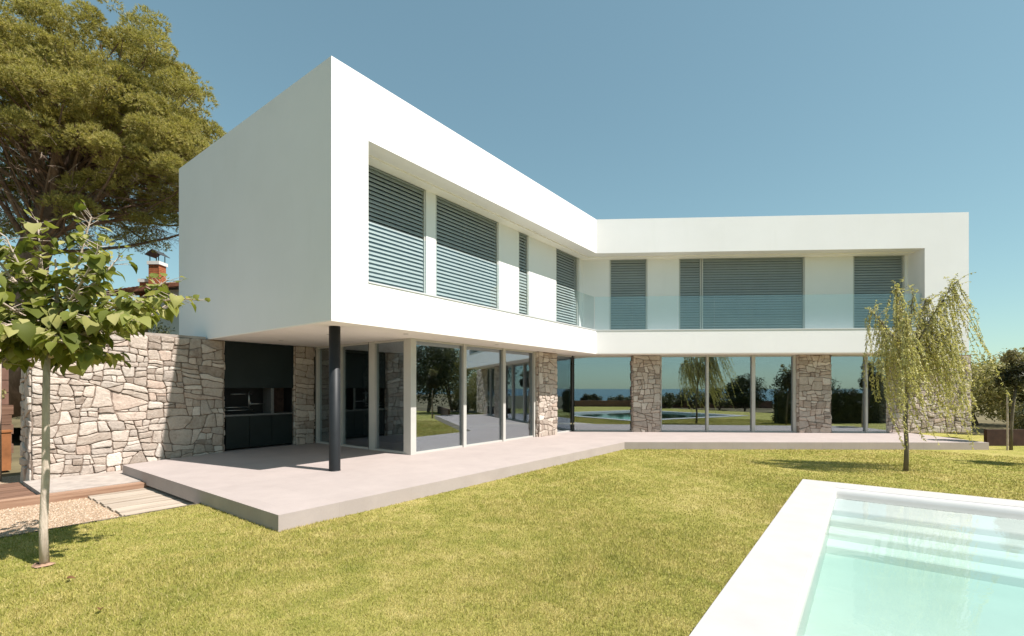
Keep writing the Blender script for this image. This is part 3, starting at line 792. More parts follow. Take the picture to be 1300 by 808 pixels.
# ------------------------------------------------------------------ foliage builders
def rot_leaf(n, tip, nrm, size, width, org, fold=0.25, droop=0.2):
    """8-gon-ish folded leaves: two quads per leaf sharing a midrib -> returns (2n,4,3)"""
    tip = tip/np.linalg.norm(tip, axis=1, keepdims=True)
    side = np.cross(tip, nrm); side /= np.linalg.norm(side, axis=1, keepdims=True)+1e-9
    up = np.cross(side, tip)
    s = size[:, None]; w = width[:, None]
    return tip, side, up, s, w
class Leaves:
    """broad pointed leaves, eight vertices each, one island per leaf"""
    def __init__(s): s.v = []; s.f = []
    def add(s, org, tip, nrm, size, width, fold=.22, droop=.25):
        width *= random.uniform(.8, 1.1)
        tip = tip.normalized(); side = tip.cross(nrm)
        if side.length < 1e-4: side = tip.cross(Vector((1, .2, .1)))
        side.normalize(); up = side.cross(tip)
        b = len(s.v)
        def P(a, c, h): return tuple(org + tip*(a*size) + side*(c*width) + up*(h*size))
        prof = [(0.0, 0.0), (.10, .38), (.32, .54), (.58, .46), (.82, .20), (1.0, 0.0)]
        mid = [P(a, 0, -droop*a*a) for a, c in prof]
        lf = [P(a-(.13 if i == 1 else 0), -c, -droop*a*a+fold*c) for i, (a, c) in enumerate(prof[1:5], 1)]
        rt = [P(a-(.13 if i == 1 else 0), c, -droop*a*a+fold*c) for i, (a, c) in enumerate(prof[1:5], 1)]
        s.v += mid+lf+rt
        l_, r_ = b+6, b+10
        s.f += [(b, b+1, l_), (b+4, b+5, l_+3), (b, r_, b+1), (b+4, r_+3, b+5)]
        for i in range(3): s.f += [(b+1+i, b+2+i, l_+1+i, l_+i), (b+1+i, r_+i, r_+1+i, b+2+i)]
    def build(s, name, m, parent):
        me = bpy.data.meshes.new(name); me.from_pydata(s.v, [], s.f); me.materials.append(m)
        me.polygons.foreach_set('use_smooth', [True]*len(me.polygons)); me.update()
        o = bpy.data.objects.new(name, me); COL.objects.link(o); o.parent = parent
        o.matrix_parent_inverse = Matrix.Translation(Vector(parent.location)).inverted()
        return o
def curve(p, q, bend, n=7):
    p, q = Vector(p), Vector(q); d = q-p
    return [p + d*t + Vector(bend)*(4*t*(1-t)) for t in [i/(n-1) for i in range(n)]]
def leaf_cloud(cs, rs, n, size, seed, shell=.55, flat=1.0, updir=.4):
    """leaf quads through the volume of many clumps; cs (k,3) centres, rs (k,) radii, n per clump"""
    rg = np.random.default_rng(seed)
    cs = np.asarray(cs, float); rs = np.asarray(rs, float); k = len(cs); N_ = k*n
    d = rg.normal(size=(N_, 3)); d /= np.linalg.norm(d, axis=1, keepdims=True)
    rad = np.repeat(rs, n)*(shell+(1.08-shell)*rg.random(N_)**.6)
    o = np.repeat(cs, n, 0) + d*rad[:, None]*np.array([1, 1, flat])
    nrm = d + rg.normal(size=(N_, 3))*.6 + np.array([0, 0, updir]); nrm /= np.linalg.norm(nrm, axis=1, keepdims=True)
    t = np.cross(nrm, rg.normal(size=(N_, 3))); t /= np.linalg.norm(t, axis=1, keepdims=True)
    b = np.cross(nrm, t); s = size*rg.uniform(.6, 1.35, N_)[:, None]
    V = np.empty((N_, 4, 3))
    V[:, 0] = o-t*s; V[:, 1] = o+b*s*.42+nrm*s*.12; V[:, 2] = o+t*s; V[:, 3] = o-b*s*.42+nrm*s*.12
    return V

# ------------------------------------------------------------------ umbrella pine behind the wall
def pine(loc, seed=4):
    rg = np.random.default_rng(seed); rd = random.Random(seed)
    t = empty('pine_tree', loc, 'huge spreading umbrella pine towering behind the stone wall at the left', 'tree')
    bx, by, bz = loc
    mb = MB()
    trunk = [(bx, by, bz-.3), (bx+.15, by, bz+3), (bx+.55, by, bz+5.3), (bx+1.25, by+.1, bz+7.2), (bx+1.9, by+.3, bz+9.3), (bx+2.2, by+.3, bz+11.3)]
    mb.tube(trunk, [.62, .54, .47, .38, .25, .08], 14)
    mb.build('trunk', M['bark_pine'], t, True)
    cen = Vector((bx+1.95, by+.0, 10.25))
    # clump centres over a lumpy dome
    clumps = []
    RX, RY, RZ = 4.95, 3.9, 3.65
    def far_enough(p, r_, f): return all(np.linalg.norm(p-c[0]) > f*(r_+c[1]) for c in clumps)
    puffs = []
    def opening(p):      # bare lower left side, where the trunk shows
        return p[0] < cen.x+.2 and p[2] < cen.z-.55 and p[1] < cen.y+.6
    for want, k0, k1, sp in ((140, .86, 1.02, 1.04), (190, .50, .80, 1.0)):
        for _ in range(7000):
            if len(puffs) >= want: break
            d = rg.normal(size=3); d /= np.linalg.norm(d)
            if d[2] < -.48: continue
            lump = 1+.10*sin(3.1*d[0]+5*d[2]+1)+.08*sin(6.3*d[1]-4*d[0])
            k = rg.uniform(k0, k1)*lump
            p = np.array([cen.x+d[0]*RX*k, cen.y+d[1]*RY*k, cen.z+d[2]*RZ*k])
            if opening(p): continue
            if all(np.linalg.norm(p-q) > sp for q in puffs): puffs.append(p)
    for (dx, dz) in ((4.5, -1.7), (4.9, -1.0), (3.7, -2.3), (2.7, -2.75), (1.7, -3.0), (3.0, -2.0), (2.0, -2.2), (4.2, -.4)):
        puffs.append(np.array([cen.x+dx+rg.uniform(-.3, .3), cen.y-.9+rg.uniform(-1.2, 1.4), cen.z+dz+rg.uniform(-.2, .25)]))
    for p in puffs:
        R_ = rg.uniform(.48, .82)
        for q in range(int(7+8*R_)):
            d = rg.normal(size=3); d[2] = abs(d[2])*.9-.25; d /= np.linalg.norm(d)
            clumps.append((p+d*R_*rg.uniform(.6, 1.0)*np.array([1, 1, .9]), rg.uniform(.20, .36)))
    # dark interior behind the trunk
    for q in range(170):
        p = np.array([cen.x+rg.uniform(-5, 1.5), cen.y+rg.uniform(.9, 3.0), cen.z+rg.uniform(-3.1, .5)])
        clumps.append((p, rg.uniform(.35, .55)))
    br = MB()
    for i, (p, r_) in enumerate(clumps):
        if i % 9: continue
        k = rd.choice([2, 3, 3, 4, 4])
        a = Vector(trunk[k])+(Vector(trunk[min(k+1, 5)])-Vector(trunk[k]))*rd.random()
        q = Vector(p); n_ = 6
        pts = curve(a, q, (rd.uniform(-.3, .3), rd.uniform(-.3, .3), rd.uniform(-.6, .1)), n_)
        th0 = .03+.05*rd.random()
        br.tube(pts, [th0*(1-.78*j/(n_-1)) for j in range(n_)], 6, 0, False)
    # heavy limbs
    for (dx, dy, dz, k, r0) in ((-1.9, -.6, 1.2, 2, .22), (3.2, -.8, .6, 3, .17), (2.2, 1.5, 2.3, 3, .16), (-.6, -.9, 4.5, 3, .18), (1.6, -1.6, 3.0, 3, .15)):
        a = Vector(trunk[k]); br.tube(curve(a, a+Vector((dx, dy, dz)), (0, 0, -.35), 7), [r0*(1-.11*j) for j in range(7)], 8, 0, False)
    br.build('branches', M['bark_pine'], t, True)
    # bare twigs in the shaded underside
    tw = MB()
    for i in range(340):
        a = rd.uniform(0, 2*pi); k = rd.uniform(.3, .98)
        p = Vector((cen.x+RX*k*cos(a), cen.y+RY*k*sin(a), cen.z-1.3-1.5*(1-k*.6)+rd.uniform(-.5, .7)))
        d = Vector((cos(a)*.9+rd.uniform(-.4, .4), sin(a)*.9+rd.uniform(-.4, .4), rd.uniform(-.55, .25)))*rd.uniform(.5, 1.2)
        tw.tube(curve(p, p+d, (0, 0, rd.uniform(-.15, .1)), 4), [.012, .009, .006, .003], 4, 0, False)
        for q in range(3):
            s_ = p+d*rd.uniform(.3, .9); tw.tube([s_, s_+Vector((rd.uniform(-.25, .25), rd.uniform(-.25, .25), rd.uniform(-.2, .12)))], [.006, .002], 3, 0, False)
    tw.build('dead_twigs', M['deadtwig'], t)
    # needle tufts
    T = 84
    cs = np.array([c[0] for c in clumps]); rs = np.array([c[1] for c in clumps]); k = len(cs)
    d = rg.normal(size=(k*T, 3)); d[:, 2] = np.abs(d[:, 2])*.95-.22; d /= np.linalg.norm(d, axis=1, keepdims=True)
    o = np.repeat(cs, T, 0) + d*np.repeat(rs, T)[:, None]*(.55+.45*rg.random(k*T)[:, None]**.5)*np.array([1.08, 1.08, .85])
    NN = 8
    ax = d + np.array([0, 0, .25]) + rg.normal(size=d.shape)*.18
    O = np.repeat(o, NN, 0); A = np.repeat(ax, NN, 0) + rg.normal(size=(k*T*NN, 3))*.42
    A /= np.linalg.norm(A, axis=1, keepdims=True)
    ln = rg.uniform(.07, .135, len(A))[:, None]; sd = np.cross(A, rg.normal(size=A.shape)); sd /= np.linalg.norm(sd, axis=1, keepdims=True)
    V = np.empty((len(A), 3, 3)); V[:, 0] = O-sd*.008; V[:, 1] = O+sd*.008; V[:, 2] = O+A*ln
    np_mesh('crown', V, 3, M['needle'], t)
pine((-17.2, 16.4, .9))

# ------------------------------------------------------------------ young broad-leaved tree in the lawn
def young_tree(loc):
    rd = random.Random(12)
    t = empty('young_tree', loc, 'slim young tree with large pale green leaves in the lawn at the left', 'tree')
    x, y, z = loc
    mb = MB()
    top = Vector((x+.02, y, 2.08))
    tr = [(x, y, z-.05), (x-.015, y, .35), (x+.0, y+.01, .9), (x+.01, y, 1.5), tuple(top)]
    mb.tube(tr, [.039, .033, .031, .029, .026], 12)
    # leader
    mb.tube(curve(top, (x+.05, y+.05, 2.95), (.05, 0, 0), 6), [.026, .023, .020, .017, .012, .007], 8)
    mb.build('trunk', M['bark_young'], t, True)
    tips = [(-.42, -.3, 3.28, .8), (.40, .05, 3.36, .9), (-.17, .1, 3.33, .9), (1.36, .05, 2.56, .8), (1.12, -.35, 2.30, 1), (.95, .3, 2.80, .9), (.70, -.2, 3.0, .9),
            (-.65, .1, 2.95, 1), (-.95, -.3, 2.55, 1), (-.7, .5, 2.3, 1), (.1, -.85, 2.75, 1.05), (-.4, -.8, 2.45, 1.1), (.6, .8, 2.65, 1), (-.2, .9, 2.8, 1),
            (.15, -.55, 2.2, 1.1), (-.35, -.35, 2.12, 1.1), (.5, -.35, 2.1, 1.05), (.55, -.1, 1.98, 1.0), (-.3, -.1, 1.93, 1.1), (-.7, -.15, 1.95, 1.1), (.25, .45, 2.0, 1.0), (-1.0, .1, 2.1, 1.1), (-.1, .4, 1.95, 1.05), (.3, .5, 3.1, .9), (-.05, -.3, 3.05, 1), (.9, .1, 2.5, 1.0), (-1.1, .3, 2.8, 1), (.25, .1, 2.7, 1), (-.9, -.6, 2.25, 1.05), (-.5, -.1, 2.65, 1)]
    lv = Leaves(); br = MB()
    for (dx, dy, zz, sc) in tips:
        q = Vector((x+dx, y+dy, zz))
        s0 = Vector((x+.02, y, rd.uniform(1.98, 2.35)))
        if zz > 3: s0 = Vector((x+.03, y+.02, rd.uniform(2.2, 2.55)))
        pts = curve(s0, q, (0, 0, .06 if zz < 2.6 else -.10), 9)
        br.tube(pts, [.017*(1-.085*i) for i in range(9)], 6, 0, False)
        L_ = (q-s0).length; nlf = int(16+L_*48)
        for i in range(nlf):
            f = .22+.80*(i+rd.random())/nlf; k = min(f, .999)*8; i0 = int(k)
            p = pts[i0].lerp(pts[i0+1], k-i0)
            a = rd.uniform(0, 2*pi); out_ = (q-s0).normalized()
            h = Vector((cos(a), sin(a), 0))*.9 + out_*.45
            pet = h.normalized()*rd.uniform(.05, .15)+Vector((0, 0, rd.uniform(-.03, .05)))
            o_ = p+pet
            br.tube([p, o_], [.0035, .002], 3, 0, False)
            young = f > .93 and zz > 2.4
            tip = h.normalized()*.75 + Vector((0, 0, rd.uniform(-.95, -.1)))
            if young: tip = h.normalized()*.6 + Vector((0, 0, rd.uniform(0, .8)))
            nrm = Vector((0, 0, 1))+h*.5+Vector((rd.uniform(-.5, .5), rd.uniform(-.5, .5), 0))
            s_ = ((rd.uniform(.06, .12) if rd.random() < .7 else rd.uniform(.11, .165)) if not young else rd.uniform(.045, .09))*sc
            lv.add(o_, tip, nrm, s_, s_*rd.uniform(.78, 1.0), rd.uniform(.05, .55), rd.uniform(.05, .65))
    # the leaf that hangs low on its own shoot
    br.build('branches', M['bark_young'], t, True)
    lv.build('crown', M['bigleaf'], t)
young_tree((-4.47, 4.53, 0))

mb = MB(); rd = random.Random(2)
soil = [(-4.49+rr_*cos(a_), 4.52+rr_*.8*sin(a_), .012+(.016 if rr_ < .07 else 0)) for rr_ in (.045, .085) for a_, rr_ in [(2*pi*k/14, rr_*(1+.25*rd.uniform(-1, 1))) for k in range(14)]]
mb.add(soil, [(k, (k+1) % 14, 14+(k+1) % 14, 14+k) for k in range(14)] + [tuple(range(14))])
prop(mb.build('bare_soil', M['sleeper'], None, True), kind='structure')

# ------------------------------------------------------------------ weeping tree in the lawn
def weeping_tree(loc):
    rd = random.Random(5); rg = np.random.default_rng(8)
    t = empty('weeping_tree', loc, 'young weeping tree with feathery yellow green strands in front of the stone end wall', 'tree')
    x, y, z = loc
    mb = MB()
    tr = [Vector(p) for p in ((x, y, -.05), (x+.02, y, .5), (x-.01, y, 1.1), (x+.05, y+.02, 1.7), (x+.08, y, 2.25))]
    mb.tube(tr, [.047, .040, .035, .032, .028], 10)
    mb.build('trunk', M['bark_grey'], t, True)
    limbs = []; br = MB()
    for (dx, dy, zz) in ((1.10, .1, 3.86), (-.28, -.1, 3.72), (-.55, .2, 3.3), (.35, -.4, 3.35), (.2, .45, 3.45), (.62, .3, 3.1), (-.38, -.45, 3.05), (.72, -.2, 2.9), (-.6, -.25, 2.85), (.05, -.1, 3.6), (-.15, .5, 3.1), (.5, .1, 3.55)):
        a = tr[3].lerp(tr[4], rd.random()); q = Vector((x+dx, y+dy, zz))
        pts = curve(a, q, (-dx*.08, 0, .05), 9); limbs.append(pts)
        br.tube(pts, [.022*(1-.095*i) for i in range(9)], 6, 0, False)
    leafs = []
    ns = 310
    for i in range(ns):
        pts = rd.choices(limbs, [3.0, 1.6, 1.4, .7, 1.0, 1.5, 1.7, .8, 1.3, .6, .8, 1.1])[0]; f = (1-rd.random()**1.6*.6)*7.99; i0 = int(f)
        p = pts[i0].lerp(pts[i0+1], f-i0)
        out_ = Vector((p.x-x, p.y-y, 0)); out_ = out_/(out_.length+.15)
        ln = rd.choice([rd.uniform(.25, .8), rd.uniform(.6, 1.9), rd.uniform(1.0, 2.5)])*(1.0 if p.z > 2.7 else .8)
        ln = min(ln, p.z-.28)
        side = Vector((rd.uniform(-.35, .35), rd.uniform(-.35, .35), 0))
        wind = Vector((.62, .05, 0))*rd.uniform(.2, 1.3)
        n_ = 9; path = []
        for j in range(n_):
            s_ = j/(n_-1)
            path.append(p + (out_*.22+side*.7)*(1-(1-s_)**2)*min(1, ln) + wind*s_*s_*ln*.46 + Vector((0, 0, .10*sin(min(1, s_*4)*pi)-ln*s_**1.25)))
        br.tube(path, [.0045*(1-.09*j) for j in range(n_)], 3, 0, False)
        for j in range(int(ln*85)):
            g_ = rd.uniform(.04, 1.0)*(n_-1.001); j0 = int(g_); o_ = path[j0].lerp(path[j0+1], g_-j0)
            d = (path[j0+1]-path[j0]).normalized()*rd.uniform(.4, 1.0) + Vector((rd.uniform(-.7, .7), rd.uniform(-.7, .7), rd.uniform(-.5, .3)))
            leafs.append((o_, d.normalized(), rd.uniform(.035, .075)))
    # upright shoots at the top
    for i in range(60):
        pts = limbs[rd.choice([0, 0, 1, 2, 9, 3, 11])]; f = rd.uniform(.55, 1.0)*7.99; i0 = int(f); p = pts[i0].lerp(pts[i0+1], f-i0)
        q = p+Vector((rd.uniform(-.1, .45), rd.uniform(-.25, .25), rd.uniform(.05, .32)))
        path = curve(p, q, (0, 0, .05), 5); br.tube(path, [.005, .004, .003, .002, .001], 3, 0, False)
        for j in range(22):
            g_ = rd.random()*3.99; j0 = int(g_); o_ = path[j0].lerp(path[j0+1], g_-j0)
            leafs.append((o_, Vector((rd.uniform(-1, 1), rd.uniform(-1, 1), rd.uniform(-.8, .5))).normalized(), rd.uniform(.03, .06)))
    br.build('branches', M['bark_grey'], t, True)
    O = np.array([tuple(l[0]) for l in leafs]); Dv = np.array([tuple(l[1]) for l in leafs]); S_ = np.array([l[2] for l in leafs])[:, None]
    sd = np.cross(Dv, rg.normal(size=Dv.shape)); sd /= np.linalg.norm(sd, axis=1, keepdims=True)
    V = np.empty((len(O), 4, 3)); V[:, 0] = O; V[:, 1] = O+Dv*S_*.5+sd*.009; V[:, 2] = O+Dv*S_; V[:, 3] = O+Dv*S_*.5-sd*.009
    np_mesh('crown', V, 4, M['willowleaf'], t)
weeping_tree((8.06, 9.69, 0))

# ------------------------------------------------------------------ small ball-headed tree and its stake at the right
def ball_tree(loc, label, seed=3):
    rd = random.Random(seed); x, y, z = loc
    t = empty('ball_tree', loc, label, 'tree', 'ball headed trees on thin stems')
    mb = MB(); mb.tube([(x, y, -.05), (x+.01, y, .6), (x+.06, y, 1.2), (x+.14, y, 1.75)], [.04, .035, .032, .03], 8)
    mb.build('trunk', M['bark_grey'], t, True)
    cs = []; rs = []
    for i in range(26):
        d = Vector((rd.gauss(0, 1), rd.gauss(0, 1), rd.gauss(0, 1))).normalized()*rd.uniform(.1, .36)
        cs.append((x+.2+d.x, y+d.y, 2.08+d.z*1.0)); rs.append(rd.uniform(.14, .22))
    np_mesh('crown', leaf_cloud(cs, rs, 150, .042, 5), 4, M['ballleaf'], t)
    cs = [(x+.2+rd.uniform(-.35, .4), y+rd.uniform(-.3, .3), 2.55+rd.uniform(-.12, .22)) for i in range(14)]
    np_mesh('top_shoots', leaf_cloud(cs, [rd.uniform(.08, .16) for _ in cs], 60, .04, 6, .2), 4, M['paleleaf'], t)
ball_tree((13.67, 12.97, 0), 'thin stemmed ball headed tree with pale top shoots in view at the right edge')
ball_tree((11.95, 10.05, 0), 'second ball headed tree, seen only mirrored in the right wing glass', 4)
mb = MB(); mb.tube([(13.52, 12.92, -.05), (13.53, 12.93, .8), (13.55, 12.95, 1.6)], [.022, .021, .02], 8)
prop(mb.build('tree_stake', M['bark_young']), 'slim pale wooden stake beside the ball headed tree', 'stake')
mb = MB(); mb.box(W, 13.95, 19.0, 13.9, 14.0, -.1, .48);
prop(mb.build('planter_edge', M['rust_dark']), 'dark rusty steel planter edge behind the ball headed tree', 'planter')

# ------------------------------------------------------------------ shrubs and trees in the background
def bush_tree(name, loc, h, w, m, seed, label, cat, group=None, nc=46, nl=150, ls=.07, trunk=True, base=.25, flat=.85):
    rd = random.Random(seed); x, y, z = loc
    t = empty(name, loc, label, cat, group)
    if trunk:
        mb = MB()
        for k in range(3):
            a = rd.uniform(0, 6.28); mb.tube(curve((x, y, z-.1), (x+cos(a)*w*.25, y+sin(a)*w*.25, z+h*.7), (rd.uniform(-.1, .1), 0, 0), 6), [.02*h*(1-.14*j) for j in range(6)], 7)
        mb.build('trunk', M['bark_grey'], t, True)
    cs = []; rs = []
    for i in range(nc):
        d = Vector((rd.gauss(0, 1), rd.gauss(0, 1), rd.gauss(0, 1))).normalized()*rd.uniform(.45, 1.0)
        r_ = rd.uniform(.13, .26)*min(w, h)
        cs.append((x+d.x*(w/2-r_*.6), y+d.y*(w/2-r_*.6), z+base*h+(1-base)*h*.5+d.z*((1-base)*h*.5-r_*.3))); rs.append(r_)
    np_mesh('crown', leaf_cloud(cs, rs, nl, ls, seed, .4, flat), 4, m, t)
    return t
G1 = 'shrubs and small trees beyond the right end of the house'
bush_tree('shrub_tree', (19.0, 17.6, 0), 3.1, 3.6, M['bush'], 41, 'pale olive green shrubby tree directly right of the stone end wall', 'tree', G1, 60, 170, .07)
bush_tree('shrub_tree', (22.3, 19.5, 0), 3.3, 4.2, M['bush'], 42, 'taller bushy tree rising behind the ball headed tree at the right edge', 'tree', G1, 60, 170, .08)
bush_tree('shrub_tree', (17.0, 15.2, 0), 1.2, 1.6, M['olive'], 43, 'low greyish shrub beside the right end of the terrace', 'shrub', G1, 26, 140, .05, base=.05)
bush_tree('shrub_tree', (20.5, 16.2, 0), 2.0, 2.6, M['bush'], 44, 'mid height shrub behind the rusty planter edge', 'shrub', G1, 36, 150, .06, base=.05)
bush_tree('shrub_tree', (21.6, 18.0, 0), 2.5, 3.0, M['bush'], 48, 'bright yellow green shrub low between the taller trees at the right edge', 'shrub', G1, 44, 150, .065, base=.0)
bush_tree('shrub_tree', (18.3, 16.6, 0), 1.7, 2.2, M['bush'], 49, 'rounded knee high shrub just right of the terrace end', 'shrub', G1, 36, 150, .055, base=.0)
bush_tree('shrub_tree', (24.2, 18.8, 0), 3.3, 3.4, M['bush'], 50, 'bushy tree at the very right border behind the other shrubs', 'tree', G1, 50, 150, .075, base=.0)
bush_tree('shrub_tree', (20.3, 13.4, 0), 5.4, 4.6, M['hedge'], 45, 'dark dense tree mirrored at the upper left of the living room glass', 'tree', G1, 70, 150, .09, base=.12)
bush_tree('shrub_tree', (25.0, 15.8, 0), 6.0, 5.5, M['bush'], 46, 'broad paler tree behind the garden boundary, mirrored in the left wing glass', 'tree', G1, 60, 150, .1, base=.1)
bush_tree('shrub_tree', (24.0, 24.0, -1), 4.6, 6.0, M['bush'], 47, 'tree crown farthest back on the skyline right of the house', 'tree', G1, 60, 150, .09)

# plants seen only as reflections in the big ground-floor panes
G2 = 'bushes on the seaward slope mirrored in the right wing glass'
lb2 = 'grey green bush on the seaward slope mirrored in the ground floor glass'
for i, (bx_, by_, h_, w_, mm) in enumerate(((10.2, -8.5, 1.5, 3.2, 'olive'), (12.6, -9.5, 1.9, 3.4, 'olive'), (14.8, -8.6, 2.0, 3.0, 'olive'), (4.2, -12.5, 1.2, 2.6, 'hedge'), (7.2, -12.5, 1.3, 3, 'olive'), (1.5, -13, 1.3, 2.2, 'hedge'), (-3, -14, 1.2, 3, 'bush'), (-8, -14, 1.4, 3.4, 'olive'))):
    bush_tree('slope_bush', (bx_, by_, -.1), h_, w_, M[mm], 60+i, lb2, 'bush', G2, 34, 90, .09, trunk=True, base=.02)
bush_tree('evergreen_tree', (15.6, -5.2, 0), 2.7, 3.4, M['hedge'], 71, 'smaller dark evergreen mirrored left of the ball headed tree in the right wing glass', 'tree', None, 60, 130, .08, base=.03)
bush_tree('evergreen_tree', (19.6, -4.6, 0), 3.4, 4.6, M['hedge'], 72, 'wider dark evergreen mirrored behind the clipped hedge in the right wing glass', 'tree', None, 70, 130, .09, base=.03)
bush_tree('evergreen_tree', (24.5, -3.0, 0), 2.6, 4.6, M['hedge'], 73, 'dark evergreen mirrored in the last pane beside the stone end wall', 'tree', None, 60, 130, .09, base=.03)
hd = empty('clipped_hedge', (14.6, 9, 0), 'dark clipped hedge on the lawn mirrored below the horizon in the right wing glass', 'hedge')
rd = random.Random(9)
cs = [(11.9+rd.random()*6.5, 0, rd.uniform(.15, 1.5)) for i in range(190)]
cs = [(x, 9.1-(x-11.8)*.2+rd.uniform(-.22, .22), z) for x, _, z in cs]
np_mesh('foliage', leaf_cloud(cs, [rd.uniform(.18, .28) for _ in cs], 110, .045, 77, .3), 4, M['hedge'], hd)
mb = MB(); mb.prism([(11.9, 8.9), (18.4, 7.6), (18.4, 7.95), (11.9, 9.25)], 0, 1.45); mb.build('hedge_core', M['hedge'], hd)
rw = empty('boundary_wall', (0, -11, 0), 'low brown stone boundary wall beyond the pool mirrored in the glass', 'wall')
mb = MB(); mb.box(W, -14, 20, -11.2, -10.9, -.1, .55); mb.build('wall_body', M['brown_wall'], rw)

# ------------------------------------------------------------------ neighbour's house on the rise at the left
nh = empty('neighbour_house', (-15, 24, 2.5), "neighbour's house with clay tile roof and brick chimneys behind the trees at the left", 'house')
mb = MB(); mb.box(W, -17.2, -9, 22.4, 29, 2, 6.35); mb.build('wall', M['white_wall'], nh)
mb = MB(); mb.box(W, -18.9, -17.21, 23.2, 28.5, 2, 6.0); mb.build('porch_shade', M['brown_wall'], nh)  # recessed porch under the eave; its shade is put in as brown colour
mb = MB()
# mono-pitch roof plane with round tiles: rising to the right and to the back
def roofz(x, y): return 5.98+(x+19.2)*.13+(y-21.7)*.22
for i in range(58):
    x0 = -19.2+i*.19; pts = []
    for k in range(5):
        a = pi*k/4; xx = x0+.095-.1*cos(a); pts.append((xx, .075*sin(a)))
    vs = []
    for yy in (21.7, 26.0):
        for (xx, hh) in pts: vs.append((xx, yy, roofz(xx, yy)+hh+.06))
    fs = [(k, k+1, 5+k+1, 5+k) for k in range(4)] + [(0, 1, 2, 3, 4)]
    mb.add(vs, fs)
mb.add([(-19.25, 21.68, roofz(-19.25, 21.68)-.1), (-8.2, 21.68, roofz(-8.2, 21.68)-.1), (-8.2, 26, roofz(-8.2, 26)-.1), (-19.25, 26, roofz(-19.25, 26)-.1),
        (-19.25, 21.68, roofz(-19.25, 21.68)+.06), (-8.2, 21.68, roofz(-8.2, 21.68)+.06), (-8.2, 26, roofz(-8.2, 26)+.06), (-19.25, 26, roofz(-19.25, 26)+.06)],
       [(3, 2, 1, 0), (4, 5, 6, 7), (0, 1, 5, 4), (1, 2, 6, 5), (2, 3, 7, 6), (3, 0, 4, 7)])
mb.build('roof', M['tile_red'], nh)
def chimney(x, y, z0, z1, w, cowl):
    mb = MB(); rdd = random.Random(1); nrow = int((z1-z0)/.085)
    mb.box(W, x-w/2+.006, x+w/2-.006, y-w/2+.006, y+w/2-.006, z0, z1-.001, 1)
    for r_ in range(nrow):
        zz = z0+r_*.085
        for side in range(4):
            kmax = 3
            for k in range(kmax):
                a0 = -w/2+(k-(.5 if r_ % 2 else 0)*.0)*w/kmax; a1 = a0+w/kmax-.012
                if side == 0: mb.box(W, x+a0, x+a1, y-w/2, y-w/2+.03, zz, zz+.072)
                elif side == 1: mb.box(W, x+w/2-.03, x+w/2+.001, y+a0, y+a1, zz, zz+.072)
    ch = mb.build('chimney', [M['brick'], M['mortar']], nh)
    mb = MB(); mb.box(W, x-w/2-.05, x+w/2+.05, y-w/2-.05, y+w/2+.05, z1, z1+.16); mb.build('chimney_cap', M['white_wall'], ch)
    if cowl:
        mb = MB()
        for sx_ in (-1, 1):
            for sy_ in (-1, 1): mb.box(W, x+sx_*w*.42-.015, x+sx_*w*.42+.015, y+sy_*w*.42-.015, y+sy_*w*.42+.015, z1+.16, z1+.5)
        zz = z1+.45
        a = w*.72
        for s_ in (-1, 1):
            mb.add([(x, y-a, zz+.26), (x+s_*a, y-a, zz), (x+s_*a, y+a, zz), (x, y+a, zz+.26), (x, y-a, zz+.29), (x+s_*a, y-a, zz+.03), (x+s_*a, y+a, zz+.03), (x, y+a, zz+.29)],
                   [(0, 1, 2, 3), (7, 6, 5, 4), (0, 4, 5, 1), (1, 5, 6, 2), (2, 6, 7, 3)])
        mb.build('chimney_cowl', M['alu_dark'], ch)
chimney(-17.45, 23.3, 6.1, 7.72, .50, True)
chimney(-18.05, 23.5, 6.1, 6.9, .50, False)
# rise behind the stone wall
mb = MB()
xs_ = [-60, -30, -20, -15, -11, -8.6]; ys_ = [15.2, 17, 20, 26, 60]
grid = [(x, y, (2.2 if x < -12 else 2.6)*min(1, max(0, (y-14.6)/4.5)) + .15*sin(x*1.3+y)) for y in ys_ for x in xs_]
nx_ = len(xs_)
mb.add(grid, [(j*nx_+i, j*nx_+i+1, (j+1)*nx_+i+1, (j+1)*nx_+i) for j in range(len(ys_)-1) for i in range(nx_-1)])
prop(mb.build('hillside', M['earth'], None, True), kind='structure')
hb = empty('hedge_row', (-12.2, 16.6, 2), 'dark low hedge growing just above the stone wall below the neighbouring house', 'hedge')
rd = random.Random(14); cs = [(rd.uniform(-15.5, -9.2), rd.uniform(16.2, 17.0), rd.uniform(2.2, 3.75)) for _ in range(70)] + [(rd.uniform(-27, -15.5), rd.uniform(18.2, 19.0), rd.uniform(2.0, 4.6)) for _ in range(150)]
np_mesh('foliage', leaf_cloud(cs, [rd.uniform(.22, .40) for _ in cs], 120, .05, 15, .3), 4, M['hedge'], hb)

# planted corner seen past the left end of the stone wall
tw_ = empty('retaining_wall', (-14, 13.2, 0), 'brown stacked timber retaining wall at the far left behind the stone wall', 'wall')
mb = MB()
for i in range(6): mb.box(L, -4.5, 1.9+.03*(i % 2), 16.9, 17.12, -.15+i*.24, -.15+i*.24+.225)
mb.build('beam', M['brown_timber'], tw_)
mb = MB()
for i in range(5): mb.box(L, -4.5, 2.0, 18.3, 18.5, .6+i*.33, .6+i*.33+.31)
prop(mb.build('upper_wall', M['brown_wall']), 'reddish brown upper wall above the timber retaining wall at the far left', 'wall')
bush_tree('shrub', (*L(1.35, 17.7), 1.1), .95, 1.3, M['bush'], 90, 'small leafy shrub on top of the timber retaining wall', 'shrub', None, 20, 130, .055, base=.0)
mb = MB(); mb.box(L, 1.35, 1.70, 15.2, 15.55, -.12, .72); mb.box(L, 1.33, 1.72, 15.18, 15.57, .72, .76)
prop(mb.build('corten_planter', M['corten']), 'tall orange rust steel planter box at the far left', 'planter')
